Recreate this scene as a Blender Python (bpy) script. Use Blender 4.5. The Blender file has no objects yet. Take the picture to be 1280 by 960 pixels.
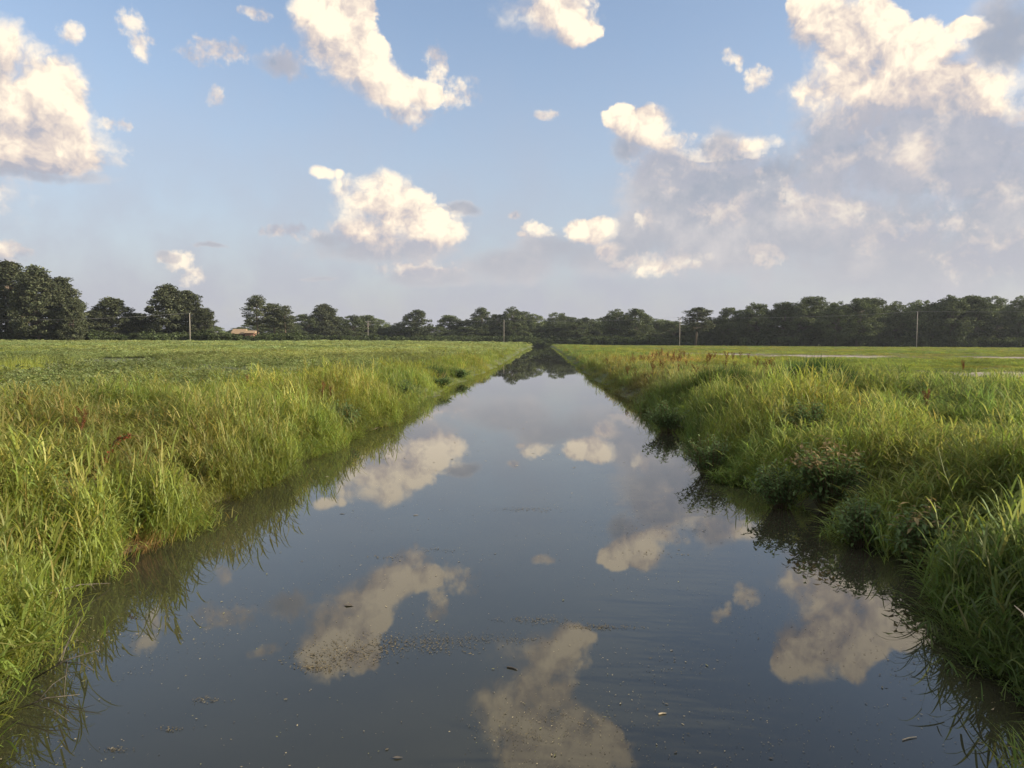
import bpy, math, random
import numpy as np
from mathutils import Vector, Matrix, Euler

R = math.radians
random.seed(7)
rng = np.random.default_rng(11)

scene = bpy.context.scene
col = scene.collection

# ------------------------------------------------------------------ camera
CAM_H = 2.8
F = 961.0                       # focal length in photograph pixels (1280 wide)
cam_data = bpy.data.cameras.new("camera")
cam_data.sensor_width = 36.0
cam_data.lens = 36.0 * F / 1280.0
cam_data.clip_start = 0.05
cam_data.clip_end = 20000.0
cam = bpy.data.objects.new("camera", cam_data)
col.objects.link(cam)
cam.location = (0, 0, CAM_H)
YAW, PITCH, ROLL = R(2.27), R(-3.22), R(-0.0)
cam.rotation_euler = (Matrix.Rotation(YAW, 3, 'Z') @ Matrix.Rotation(R(90) + PITCH, 3, 'X') @ Matrix.Rotation(R(0.25), 3, 'Z')).to_euler()
scene.camera = cam
CAM_M = cam.rotation_euler.to_matrix()


def ray(px, py):
    v = CAM_M @ Vector(((px - 640.0) / F, -(py - 480.0) / F, -1.0))
    return v.normalized()


def at_y(px, py, y):
    """the point seen at a pixel of the photograph, at distance y along the channel"""
    d = ray(px, py)
    return Vector((0, 0, CAM_H)) + d * (y / d.y)


def azel(px, py):
    d = ray(px, py)
    return math.atan2(d.x, d.y), math.asin(d.z)


# ------------------------------------------------------------------ object helpers
def tag(o, label=None, cat=None, group=None, kind=None):
    if label: o['label'] = label
    if cat: o['category'] = cat
    if group: o['group'] = group
    if kind: o['kind'] = kind
    return o


def thing(name, label, cat, loc=(0, 0, 0), rz=0.0, group=None):
    o = bpy.data.objects.new(name, None)
    o.empty_display_size = 0.2
    col.objects.link(o)
    o.location = loc
    o.rotation_euler = (0, 0, rz)
    return tag(o, label, cat, group)


def link_mesh(name, me, parent=None):
    o = bpy.data.objects.new(name, me)
    col.objects.link(o)
    if parent is not None:
        o.parent = parent
    return o


class MB:
    """collects polygons and turns them into one mesh"""
    def __init__(self):
        self.v, self.f, self.c = [], [], []
        self.n = 0

    def add(self, verts, faces, color=None):
        verts = np.asarray(verts, dtype=np.float64)
        self.v.append(verts)
        b = self.n
        for f in faces:
            self.f.append([b + i for i in f])
        self.n += len(verts)
        c = np.ones((len(verts), 3)) if color is None else np.broadcast_to(np.asarray(color, dtype=np.float64), (len(verts), 3))
        self.c.append(c)

    def tube(self, pts, radii, seg=6, color=None, cap=True):
        pts = [Vector(p) for p in pts]
        vs, fs = [], []
        up = Vector((0, 0, 1))
        for i, p in enumerate(pts):
            d = (pts[min(i + 1, len(pts) - 1)] - pts[max(i - 1, 0)]).normalized()
            a = d.cross(up)
            if a.length < 1e-3:
                a = d.cross(Vector((1, 0, 0)))
            a.normalize()
            b = d.cross(a).normalized()
            for k in range(seg):
                t = 2 * math.pi * k / seg
                vs.append(p + (a * math.cos(t) + b * math.sin(t)) * radii[i])
        for i in range(len(pts) - 1):
            for k in range(seg):
                k2 = (k + 1) % seg
                fs.append((i * seg + k, i * seg + k2, (i + 1) * seg + k2, (i + 1) * seg + k))
        if cap:
            fs.append(tuple(range(seg))[::-1])
            fs.append(tuple((len(pts) - 1) * seg + k for k in range(seg)))
        self.add([tuple(v) for v in vs], fs, color)

    def box(self, c, s, rz=0.0, color=None):
        x, y, z = s[0] / 2, s[1] / 2, s[2] / 2
        m = Matrix.Rotation(rz, 3, 'Z')
        vs = [m @ Vector((i * x, j * y, k * z)) + Vector(c) for k in (-1, 1) for j in (-1, 1) for i in (-1, 1)]
        self.add([tuple(v) for v in vs], [(0, 2, 3, 1), (4, 5, 7, 6), (0, 1, 5, 4), (2, 6, 7, 3), (0, 4, 6, 2), (1, 3, 7, 5)], color)

    def mesh(self, name, mat, smooth=False):
        me = bpy.data.meshes.new(name)
        V = np.concatenate(self.v) if self.v else np.zeros((0, 3))
        C = np.concatenate(self.c) if self.c else np.zeros((0, 3))
        me.from_pydata(V.tolist(), [], self.f)
        a = me.color_attributes.new("col", 'FLOAT_COLOR', 'POINT')
        a.data.foreach_set("color", np.concatenate([C, np.ones((len(C), 1))], axis=1).astype(np.float32).ravel())
        me.materials.append(mat)
        if smooth:
            me.polygons.foreach_set("use_smooth", [True] * len(me.polygons))
        me.update()
        return me

    def build(self, name, mat, parent=None, smooth=False):
        return link_mesh(name, self.mesh(name, mat, smooth), parent)


# ------------------------------------------------------------------ node helpers
class NT:
    def __init__(self, tree):
        self.t = tree

    def new(self, typ, **kw):
        n = self.t.nodes.new(typ)
        for k, v in kw.items():
            setattr(n, k, v)
        return n

    def put(self, sock, val):
        if isinstance(val, bpy.types.NodeSocket):
            self.t.links.new(val, sock)
        elif val is not None:
            sock.default_value = val

    def m(self, op, a=None, b=None, c=None, clamp=False):
        n = self.new('ShaderNodeMath', operation=op, use_clamp=clamp)
        for i, x in enumerate((a, b, c)):
            if x is not None:
                self.put(n.inputs[i], x)
        return n.outputs[0]

    def vm(self, op, a=None, b=None, c=None, out=0):
        n = self.new('ShaderNodeVectorMath', operation=op)
        for i, x in enumerate((a, b, c)):
            if x is not None:
                self.put(n.inputs[i], x)
        return n.outputs['Value'] if op in ('DOT_PRODUCT', 'LENGTH') else n.outputs[0]

    def step(self, x, lo, hi, a=0.0, b=1.0):
        n = self.new('ShaderNodeMapRange', interpolation_type='SMOOTHSTEP')
        self.put(n.inputs['Value'], x)
        self.put(n.inputs['From Min'], lo); self.put(n.inputs['From Max'], hi)
        self.put(n.inputs['To Min'], a); self.put(n.inputs['To Max'], b)
        return n.outputs[0]

    def mix(self, fac, a, b, blend='MIX'):
        n = self.new('ShaderNodeMix', data_type='RGBA', blend_type=blend)
        self.put(n.inputs[0], fac)
        for s, x in ((n.inputs[6], a), (n.inputs[7], b)):
            if isinstance(x, tuple) and len(x) == 3:
                x = (*x, 1.0)
            self.put(s, x)
        return n.outputs[2]

    def noise(self, vec, scale, detail=4.0, rough=0.5, dims='3D', typ='FBM', lac=2.0, dist=0.0):
        n = self.new('ShaderNodeTexNoise', noise_dimensions=dims, noise_type=typ)
        self.put(n.inputs['Vector'], vec)
        n.inputs['Scale'].default_value = scale
        n.inputs['Detail'].default_value = detail
        n.inputs['Roughness'].default_value = rough
        n.inputs['Lacunarity'].default_value = lac
        n.inputs['Distortion'].default_value = dist
        return n

    def voronoi(self, vec, scale, detail=3.0, rough=0.5, dims='2D', smooth=0.6):
        n = self.new('ShaderNodeTexVoronoi', voronoi_dimensions=dims, feature='SMOOTH_F1', normalize=True)
        self.put(n.inputs['Vector'], vec)
        n.inputs['Scale'].default_value = scale
        n.inputs['Detail'].default_value = detail
        n.inputs['Roughness'].default_value = rough
        n.inputs['Smoothness'].default_value = smooth
        return n.outputs['Distance']


def material(name):
    m = bpy.data.materials.new(name)
    m.use_nodes = True
    m.node_tree.nodes.clear()
    t = NT(m.node_tree)
    out = t.new('ShaderNodeOutputMaterial')
    return m, t, out


# ------------------------------------------------------------------ sun and sky
SUN_AZ, SUN_EL = R(96.0), R(19.0)          # azimuth clockwise from the channel direction (+Y)
sd = bpy.data.lights.new("sun", 'SUN')
sd.energy = 5.0
sd.angle = R(0.53)
sd.color = (1.0, 0.87, 0.67)
sun = bpy.data.objects.new("sun", sd)
col.objects.link(sun)
to_sun = Vector((math.sin(SUN_AZ) * math.cos(SUN_EL), math.cos(SUN_AZ) * math.cos(SUN_EL), math.sin(SUN_EL)))
sun.rotation_euler = to_sun.to_track_quat('Z', 'Y').to_euler()
sun.location = (60, 10, 40)

world = bpy.data.worlds.new("World")
scene.world = world
world.use_nodes = True
world.node_tree.nodes.clear()
w = NT(world.node_tree)
SKY_STRENGTH = 0.105
# clouds, each a lump (pixel centre and radii in the photograph, turned into compass bearing and elevation)
BRIGHT = [
    # big cumulus at the left
    (22, 150, 86, 66), (62, 122, 48, 52), (40, 195, 70, 26), (-10, 95, 48, 60), (72, 178, 42, 36), (-80, 140, 130, 95), (8, 62, 20, 30),
    # long cloud high over the left bank, sloping down to the right
    (425, 40, 44, 44), (452, 82, 42, 40), (392, 8, 34, 30), (478, 112, 34, 26), (515, 118, 40, 16), (456, 20, 18, 22),
    # cloud cut by the top of the picture
    (685, 12, 62, 28), (716, 36, 30, 17), (665, -55, 78, 60), (705, -115, 95, 50),
    # the lit cumulus in the middle
    (468, 252, 58, 40), (512, 284, 64, 44), (450, 290, 44, 26), (490, 310, 70, 20), (436, 236, 28, 22), (546, 300, 32, 24), (470, 296, 60, 22), (403, 213, 18, 9), (424, 214, 8, 8), (480, 226, 26, 18),
    # lit heads to the right
    (798, 160, 42, 27), (772, 148, 24, 18), (838, 178, 22, 11), (935, 176, 46, 9), (900, 190, 20, 7),
    (732, 288, 36, 20), (760, 312, 20, 12),
    (1030, 30, 42, 40), (1062, 62, 50, 40), (1150, 80, 44, 44), (1060, 110, 60, 40), (1180, 120, 50, 40), (1080, 150, 46, 30), (1150, 190, 24, 40), (1010, 10, 24, 24), (1110, 40, 22, 34), (1096, 14, 20, 28), (1090, 105, 64, 34), (1130, 115, 50, 32),
    (1222, 112, 36, 24), (1262, 98, 32, 22), (1240, 130, 40, 18), (1205, 36, 22, 10),
    (940, 178, 40, 8),
]
WISP = [
    (663, 285, 12, 10), (676, 291, 14, 8), (655, 292, 10, 6), (915, 72, 14, 12), (927, 76, 12, 12),
    (170, 26, 15, 20), (175, 52, 14, 18), (90, 42, 14, 16), (268, 68, 44, 17), (272, 120, 12, 15), (146, 157, 20, 9), (318, 18, 20, 9), 
    (366, 292, 34, 13), (338, 290, 18, 10), (228, 323, 24, 14), (245, 342, 18, 16), (14, 318, 26, 14), (560, 120, 52, 20), (545, 88, 20, 28), (505, 135, 34, 26),
    (520, 338, 62, 11), (806, 272, 20, 22), (688, 142, 16, 8), (948, 98, 18, 16), (1000, 236, 22, 24), (1030, 190, 24, 26), (1180, 240, 30, 16), (1158, 200, 24, 34),
    (1116, 160, 30, 16), (355, 80, 40, 22), (835, 205, 70, 40), (930, 200, 50, 28), (1110, 150, 110, 50), (1230, 150, 70, 50), (960, 320, 30, 16), (640, 268, 14, 6),
    (820, 330, 60, 16), (1080, 240, 60, 30), (1110, 200, 110, 60), (1215, 215, 80, 60), (1040, 250, 60, 34), (1235, 320, 60, 26), (910, 262, 60, 26), (1130, 290, 90, 24), (1250, 160, 40, 50),
]
GREY = [
    (880, 238, 95, 52), (940, 205, 56, 30), (838, 208, 44, 34), (785, 182, 26, 18), (905, 190, 40, 20), (1110, 185, 130, 74), (1200, 180, 100, 80), (1010, 296, 220, 46), (1235, 262, 130, 80),
    (850, 290, 80, 36), (1262, 44, 40, 44), (470, 312, 92, 18), (530, 348, 64, 12), (706, 314, 66, 26), (640, 332, 60, 22), (790, 312, 50, 26), (1180, 330, 200, 50),
    (268, 306, 18, 3), (395, 348, 18, 3), (576, 262, 24, 9), (210, 318, 14, 6), (420, 300, 40, 12), (960, 230, 60, 50), (20, 212, 70, 10),
    (350, 80, 30, 16),
]
geo = w.new('ShaderNodeTexCoord')
D = w.vm('NORMALIZE', geo.outputs['Generated'])
sep = w.new('ShaderNodeSeparateXYZ'); w.put(sep.inputs[0], D)
az = w.m('ARCTAN2', sep.outputs[0], sep.outputs[1])
el = w.m('ARCSINE', sep.outputs[2])
comb = w.new('ShaderNodeCombineXYZ'); w.put(comb.inputs[0], az); w.put(comb.inputs[1], el)
P0 = comb.outputs[0]
wn = w.noise(P0, 9.0, 5.0, 0.6, '2D')
wob = w.vm('MULTIPLY_ADD', wn.outputs['Color'], (0.040, 0.030, 0), (-0.020, -0.015, 0))
P = w.vm('ADD', P0, wob)
wn2 = w.noise(P0, 46.0, 3.0, 0.55, '2D')
PB = w.vm('MULTIPLY_ADD', wn2.outputs['Color'], (0.007, 0.006, 0), P)


def lumps(vec, items, smooth):
    acc = None
    for (cx, cy, rx, ry) in items:
        a, e = azel(cx, cy)
        ra, re = rx / F, ry / F
        v = w.vm('MULTIPLY_ADD', vec, (1 / ra, 1 / re, 0), (-a / ra, -e / re, 0))
        r2 = w.vm('DOT_PRODUCT', v, v)
        acc = r2 if acc is None else w.m('SMOOTH_MIN', acc, r2, smooth)
    return w.m('SUBTRACT', 1.0, w.m('MINIMUM', acc, 4.0))


fB = lumps(P, BRIGHT, 0.55)
fBu = lumps(w.vm('ADD', P, (0.010, 0.030, 0)), BRIGHT, 0.55)
rim = w.m('SUBTRACT', fB, fBu)                       # above 0 on tops turned to the sun, below 0 underneath
fG = lumps(P, GREY, 0.6)
fW = lumps(P, WISP, 0.2)


def puff(vec):
    n = w.noise(vec, 15.0, 9.0, 0.58, '2D').outputs['Fac']
    v = w.voronoi(vec, 17.0, 4.0, 0.66, '2D', 0.35)
    return w.m('MULTIPLY_ADD', v, -1.05, w.m('MULTIPLY_ADD', n, 0.75, 0.02))


bump1 = puff(PB)                                      # about -0.3 .. 0.5
bump2 = puff(w.vm('ADD', PB, (0.007, 0.019, 0)))
fine = w.noise(P0, 70.0, 6.0, 0.62, '2D').outputs['Fac']
soft = w.noise(P0, 11.0, 6.0, 0.6, '2D').outputs['Fac']
thin = w.noise(PB, 7.0, 3.0, 0.5, '2D').outputs['Fac']
dB = w.m('MULTIPLY_ADD', bump1, 1.9, w.m('ADD', fB, -0.16))
edge = w.m('ADD', w.step(thin, 0.36, 0.66, 0.30, 1.15), w.step(rim, 0.3, -0.9, 0.0, 0.75))           # crisp in some places, frayed in others
aB = w.step(dB, -0.10, edge)
dW = w.m('MULTIPLY_ADD', bump1, 1.6, w.m('ADD', fW, -0.25))
dW = w.m('MULTIPLY_ADD', fine, 2.4, w.m('ADD', dW, -1.2))
aW = w.step(dW, -0.1, 1.15, 0.0, 0.85)
aB = w.m('SUBTRACT', 1.0, w.m('MULTIPLY', w.m('SUBTRACT', 1.0, aB), w.m('SUBTRACT', 1.0, aW)))
dB = w.m('MAXIMUM', dB, w.m('MINIMUM', dW, 0.6))
dG = w.m('ADD', fG, w.m('MULTIPLY_ADD', soft, 2.4, -1.20))
dG = w.m('MULTIPLY_ADD', bump1, 1.3, dG)
aG = w.step(dG, -0.6, 0.9, 0.0, 0.9)
lit = w.m('MULTIPLY_ADD', w.m('SUBTRACT', bump1, bump2), 2.3, 0.66)
lit = w.m('ADD', lit, w.m('MULTIPLY_ADD', soft, 0.5, -0.25))
lit = w.m('ADD', lit, w.step(rim, -1.0, 0.9, -0.42, 0.20))
lit = w.m('MULTIPLY_ADD', w.step(dG, 0.0, 1.2), -0.45, lit, clamp=True)
ramp = w.new('ShaderNodeValToRGB')
w.put(ramp.inputs[0], lit)
cr = ramp.color_ramp
cr.elements[0].position = 0.0; cr.elements[0].color = (0.37, 0.37, 0.42, 1)
cr.elements[1].position = 1.0; cr.elements[1].color = (0.92, 0.79, 0.62, 1)
e = cr.elements.new(0.45); e.color = (0.60, 0.52, 0.475, 1)
gmix = w.m('MULTIPLY_ADD', bump1, 0.45, w.m('MULTIPLY_ADD', soft, 1.3, -0.42))
gmix = w.m('MULTIPLY_ADD', fine, 0.3, w.m('ADD', gmix, -0.15))
gmix = w.m('ADD', gmix, w.step(dG, 0.9, -0.3, 0.0, 0.40))
gmix = w.m('MULTIPLY_ADD', w.m('SUBTRACT', w.step(gmix, 0.05, 0.95), 0.5), w.step(el, R(3), R(13), 0.35, 1.0), 0.5)
gramp = w.mix(gmix, (0.285, 0.31, 0.37), (0.60, 0.555, 0.535))

sky = w.new('ShaderNodeTexSky', sky_type='NISHITA')
sky.sun_disc = False
sky.sun_elevation = SUN_EL
sky.sun_rotation = SUN_AZ
sky.altitude = 20
sky.air_density = 1.0
sky.dust_density = 1.6
sky.ozone_density = 1.5
K = 0.635 / SKY_STRENGTH
up = lambda c: w.mix(1.0, c, (K, K, K), 'MULTIPLY')
base = w.mix(1.0, sky.outputs[0], (1.08, 1.04, 1.03), 'MULTIPLY')
# broken unseen cloud added behind and above the camera as fill light
out_v = w.m('MAXIMUM', w.step(el, R(32), R(44)), w.step(w.m('ABSOLUTE', w.m('ADD', az, R(2))), R(42), R(58)))
fill_cover = w.noise(D, 2.2, 5.0, 0.55).outputs['Fac']
fill_cover = w.m('MULTIPLY', w.step(fill_cover, 0.40, 0.56), w.m('MULTIPLY', out_v, 0.9))
base = w.mix(fill_cover, base, w.mix(1.0, (0.95, 0.86, 0.76), (K, K, K), 'MULTIPLY'))
# low, far veil of thin cloud
veil = w.step(el, R(0.0), R(24.0), 0.97, 0.12)
veil = w.m('MULTIPLY', veil, w.step(soft, 0.15, 0.75, 0.75, 1.0))
base = w.mix(veil, base, up((0.37, 0.375, 0.435)))
wB = w.m('DIVIDE', aB, w.m('MAXIMUM', w.m('ADD', aB, w.m('MULTIPLY', aG, w.step(w.m('SUBTRACT', dG, dB), -0.5, 0.9))), 0.001), clamp=True)
ccol = w.mix(wB, gramp, ramp.outputs[0])
alpha = w.m('MAXIMUM', aB, aG)
# clouds near the horizon fade into the veil
alpha = w.m('MULTIPLY', alpha, w.step(el, R(0.5), R(5.5), 0.0, 1.0))
final = w.mix(alpha, base, up(ccol))
bg = w.new('ShaderNodeBackground')
w.put(bg.inputs[0], final)
bg.inputs[1].default_value = SKY_STRENGTH
wo = w.new('ShaderNodeOutputWorld')
w.put(wo.inputs[0], bg.outputs[0])
world.cycles.sampling_method = 'MANUAL'
world.cycles.sample_map_resolution = 512

scene.view_settings.view_transform = 'Standard'
scene.view_settings.look = 'None'
scene.view_settings.exposure = 1.05
scene.view_settings.gamma = 1.0
scene.view_settings.use_curve_mapping = False

# ------------------------------------------------------------------ materials
def leaf_material(name, base, trans, trans_amt=0.4, gloss=0.06, rough=0.45, instanced=False, vary=0.25, mottle=None):
    """thin foliage: diffuse front, light shining through, a little gloss; 'col' is a per-leaf hue, 'tint' a per-plant hue"""
    m, t, out = material(name)
    a = t.new('ShaderNodeAttribute', attribute_name="col")
    hue = a.outputs['Color']
    if instanced:
        b = t.new('ShaderNodeAttribute', attribute_name="tint", attribute_type='INSTANCER')
        hue = t.mix(1.0, hue, b.outputs['Color'], 'MULTIPLY')
    else:
        oi = t.new('ShaderNodeObjectInfo')
        k = t.m('MULTIPLY_ADD', oi.outputs['Random'], vary * 2, 1 - vary)
        kk = t.new('ShaderNodeCombineColor')
        for i in range(3): t.put(kk.inputs[i], k)
        hue = t.mix(1.0, hue, kk.outputs[0], 'MULTIPLY')
    c1 = t.mix(1.0, hue, base, 'MULTIPLY')
    c2 = t.mix(1.0, hue, trans, 'MULTIPLY')
    d = t.new('ShaderNodeBsdfDiffuse'); t.put(d.inputs[0], c1)
    tr = t.new('ShaderNodeBsdfTranslucent'); t.put(tr.inputs[0], c2)
    mx = t.new('ShaderNodeMixShader'); mx.inputs[0].default_value = trans_amt
    t.t.links.new(d.outputs[0], mx.inputs[1]); t.t.links.new(tr.outputs[0], mx.inputs[2])
    last = mx
    if gloss > 0:
        g = t.new('ShaderNodeBsdfGlossy'); g.inputs['Roughness'].default_value = rough
        g.inputs[0].default_value = (0.6, 0.7, 0.5, 1)
        mg = t.new('ShaderNodeMixShader'); mg.inputs[0].default_value = gloss
        t.t.links.new(mx.outputs[0], mg.inputs[1]); t.t.links.new(g.outputs[0], mg.inputs[2])
        last = mg
    t.t.links.new(last.outputs[0], out.inputs[0])
    return m


def solid_material(name, c1, c2, scale=8.0, rough=0.8, stretch=(1, 1, 1), bump=0.3, use_col=False):
    m, t, out = material(name)
    tc = t.new('ShaderNodeTexCoord')
    v = t.vm('MULTIPLY', tc.outputs['Object'], stretch)
    n = t.noise(v, scale, 5.0, 0.6)
    c = t.mix(t.step(n.outputs['Fac'], 0.3, 0.7), c1, c2)
    if use_col:
        a = t.new('ShaderNodeAttribute', attribute_name="col")
        c = t.mix(1.0, c, a.outputs['Color'], 'MULTIPLY')
    p = t.new('ShaderNodeBsdfPrincipled')
    t.put(p.inputs['Base Color'], c); p.inputs['Roughness'].default_value = rough
    b = t.new('ShaderNodeBump'); b.inputs['Strength'].default_value = bump; b.inputs['Distance'].default_value = 0.02
    t.put(b.inputs['Height'], n.outputs['Fac']); t.t.links.new(b.outputs[0], p.inputs['Normal'])
    t.t.links.new(p.outputs[0], out.inputs[0])
    return m


M_grass = leaf_material("grass blade", (0.150, 0.200, 0.058), (0.265, 0.345, 0.068), 0.45, 0.025, 0.55, instanced=True)
M_crop = leaf_material("soybean leaf", (0.152, 0.190, 0.078), (0.245, 0.285, 0.085), 0.35, 0.05, 0.45, instanced=True)
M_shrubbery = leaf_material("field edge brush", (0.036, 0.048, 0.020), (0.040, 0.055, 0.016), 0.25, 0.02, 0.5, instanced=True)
M_blade = leaf_material("single grass blade", (0.150, 0.200, 0.058), (0.265, 0.345, 0.068), 0.45, 0.025, 0.55, vary=0.06)
M_leaf = leaf_material("broad leaf", (0.070, 0.088, 0.044), (0.08, 0.10, 0.036), 0.25, 0.02, 0.5, vary=0.22)
M_needle = leaf_material("pine needles", (0.066, 0.076, 0.044), (0.06, 0.072, 0.034), 0.2, 0.02, 0.5, vary=0.15)
M_dark_leaf = leaf_material("shrub leaf", (0.125, 0.165, 0.06), (0.18, 0.23, 0.06), 0.38, 0.04, 0.4, vary=0.05)
M_dock = leaf_material("dock seed", (0.16, 0.068, 0.036), (0.14, 0.055, 0.025), 0.25, 0.0, vary=0.25)
M_straw = leaf_material("dry straw", (0.36, 0.25, 0.11), (0.34, 0.22, 0.08), 0.3, 0.02, vary=0.1)
M_bark = solid_material("bark", (0.055, 0.045, 0.036), (0.11, 0.09, 0.072), 3.0, 0.9, (4, 4, 0.6), 0.6)
M_pine_bark = solid_material("pine bark", (0.09, 0.065, 0.048), (0.19, 0.15, 0.115), 3.0, 0.9, (4, 4, 0.6), 0.6)
M_stem = solid_material("plant stem", (0.10, 0.075, 0.035), (0.16, 0.11, 0.05), 20.0, 0.8)
M_green_stem = solid_material("green stem", (0.10, 0.13, 0.035), (0.15, 0.17, 0.05), 20.0, 0.7)
M_twig = solid_material("dead twig", (0.05, 0.042, 0.034), (0.11, 0.095, 0.075), 30.0, 0.85)
M_pale = solid_material("bleached reed", (0.34, 0.28, 0.19), (0.48, 0.42, 0.30), 30.0, 0.8)
M_pole = solid_material("weathered pole", (0.22, 0.20, 0.175), (0.32, 0.295, 0.265), 3.0, 0.85, (5, 5, 0.4))
M_wire = solid_material("aluminium wire", (0.30, 0.30, 0.30), (0.38, 0.38, 0.38), 3.0, 0.5)
M_metal = solid_material("grey fitting", (0.30, 0.31, 0.32), (0.40, 0.41, 0.42), 5.0, 0.5)
M_brick = solid_material("tan brick", (0.20, 0.105, 0.065), (0.25, 0.135, 0.085), 2.0, 0.9)
M_tanroof = solid_material("tan roof", (0.22, 0.155, 0.095), (0.28, 0.20, 0.12), 1.5, 0.8)
M_redwall = solid_material("red siding", (0.20, 0.10, 0.07), (0.26, 0.13, 0.09), 2.0, 0.8)
M_glass = solid_material("dark window", (0.03, 0.035, 0.04), (0.05, 0.055, 0.06), 2.0, 0.15)
M_white = solid_material("white trim", (0.66, 0.66, 0.64), (0.74, 0.74, 0.72), 3.0, 0.6)
M_debris = solid_material("floating litter", (0.20, 0.17, 0.11), (0.32, 0.28, 0.19), 40.0, 0.75, use_col=True)

# water
def water_material(name, base, ripple, scale):
    m, t, out = material(name)
    p = t.new('ShaderNodeBsdfPrincipled')
    tc = t.new('ShaderNodeTexCoord')
    n0 = t.noise(tc.outputs['Object'], 0.35, 4.0, 0.55)
    c = t.mix(t.step(n0.outputs['Fac'], 0.3, 0.7), base, tuple(x * 1.35 for x in base))
    t.put(p.inputs['Base Color'], c)
    p.inputs['Roughness'].default_value = 0.015
    p.inputs['IOR'].default_value = 1.55
    v = t.vm('MULTIPLY', tc.outputs['Object'], (1.0, 1.0, 1.0))
    n = t.noise(v, scale, 3.0, 0.5)
    n2 = t.noise(tc.outputs['Object'], 0.25, 2.0, 0.5)
    b = t.new('ShaderNodeBump'); b.inputs['Distance'].default_value = 0.02
    t.put(b.inputs['Strength'], t.m('MULTIPLY', t.step(n2.outputs['Fac'], 0.35, 0.7, 0.15, 1.0), ripple))
    t.put(b.inputs['Height'], n.outputs['Fac'])
    t.t.links.new(b.outputs[0], p.inputs['Normal'])
    t.t.links.new(p.outputs[0], out.inputs[0])
    return m


M_water = water_material("still ditch water", (0.023, 0.023, 0.015), 0.008, 1.1)
M_mud = solid_material("pale dried mud", (0.17, 0.135, 0.10), (0.30, 0.255, 0.20), 0.9, 0.6, (1, 1, 1), 0.2)

# ------------------------------------------------------------------ lie of the land
LY = [-40, 3, 5.8, 7.4, 9.1, 10.4, 12.5, 15.7, 19.2, 23.2, 33.4, 54, 77, 244, 385, 392, 402]
LX = [-3.8, -3.8, -4.3, -4.85, -5.2, -5.35, -5.65, -5.65, -5.4, -5.3, -5.6, -5.5, -5.0, -5.6, -5.5, -3.6, 0.0]
RY = [-40, 3, 6, 7.2, 9.2, 10.4, 12.3, 13.3, 15.4, 24.4, 28.6, 36.6, 60, 244, 385, 392, 402]
RX = [3.6, 3.7, 4.0, 4.0, 4.3, 4.5, 4.8, 4.4, 4.1, 4.5, 4.6, 4.1, 3.8, 4.3, 4.2, 2.6, -0.1]


def wav(y, k):
    return 0.20 * np.sin(y * 0.47 + 1.7 * k) + 0.16 * np.sin(y * 1.3 + k) + 0.11 * np.sin(y * 2.9 + 2 * k) + 0.07 * np.sin(y * 6.1 + k * 3)


def x_left(y):
    return np.interp(y, LY, LX) + wav(y, 0.7) * np.clip((380 - y) / 60, 0, 1)


def x_right(y):
    return np.interp(y, RY, RX) + wav(y, 2.1) * np.clip((380 - y) / 60, 0, 1)


def sm(x, a, b):
    t = np.clip((np.asarray(x, dtype=float) - a) / (b - a), 0, 1)
    return t * t * (3 - 2 * t)


MUD_PATCHES = [  # centre x, y, radius x, y: bare dried mud in the right field
    (36, 98, 7, 7), (59, 93, 7, 6), (104, 100, 14, 8), (30, 42, 7, 5.0), (22, 108, 7, 6), (150, 112, 30, 10), (47, 40, 12, 4)]


def mud_patch_r(x, y):
    r = np.full(np.shape(x), 9.0)
    for (a, b, ra, rb) in MUD_PATCHES:
        q = np.hypot((x - a) / ra, (y - b) / rb) + 0.16 * np.sin(x * 0.55 + a) + 0.12 * np.sin(y * 1.1 + x * 0.21 + b)
        r = np.minimum(r, q)
    return r


def ground_z(x, y):
    x = np.asarray(x, dtype=float); y = np.asarray(y, dtype=float)
    xl, xr = x_left(y), x_right(y)
    t = np.where(x < (xl + xr) / 2, xl - x, x - xr)          # metres outside the water's edge
    bank = np.where(t < 0, np.maximum(t * 0.7, -0.8), 0.84 * sm(t, -0.25, 2.1) - 0.84 * sm(0, -0.25, 2.1) + 0.22 * sm(t, 1.5, 6))
    n = 0.05 * np.sin(x * 0.9 + 0.3 * y) * np.cos(y * 0.7 - 0.2 * x) + 0.03 * np.sin(2.3 * x + 1.1) * np.sin(1.9 * y)
    rise = 0.50 * sm(y, 60, 240) * sm(-x, 8, 80) - 0.15 * sm(y, 120, 400) * sm(x + 20, 0, 40)
    z = bank + (n * sm(t, 0.3, 2)) + rise * sm(t, 3, 8)
    dip = 1 - sm(mud_patch_r(x, y), 0.75, 1.5)
    return z * (1 - dip) + dip * 0.96 * np.where(t > 2, 1, 0) + np.where(t > 2, 0, dip * z)


def gz(x, y):
    return float(ground_z(np.array([x]), np.array([y]))[0])


MUD_Z = 1.01


def stretch(a, b, n, p):
    t = np.linspace(0, 1, n)
    return a + (b - a) * t ** p


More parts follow.
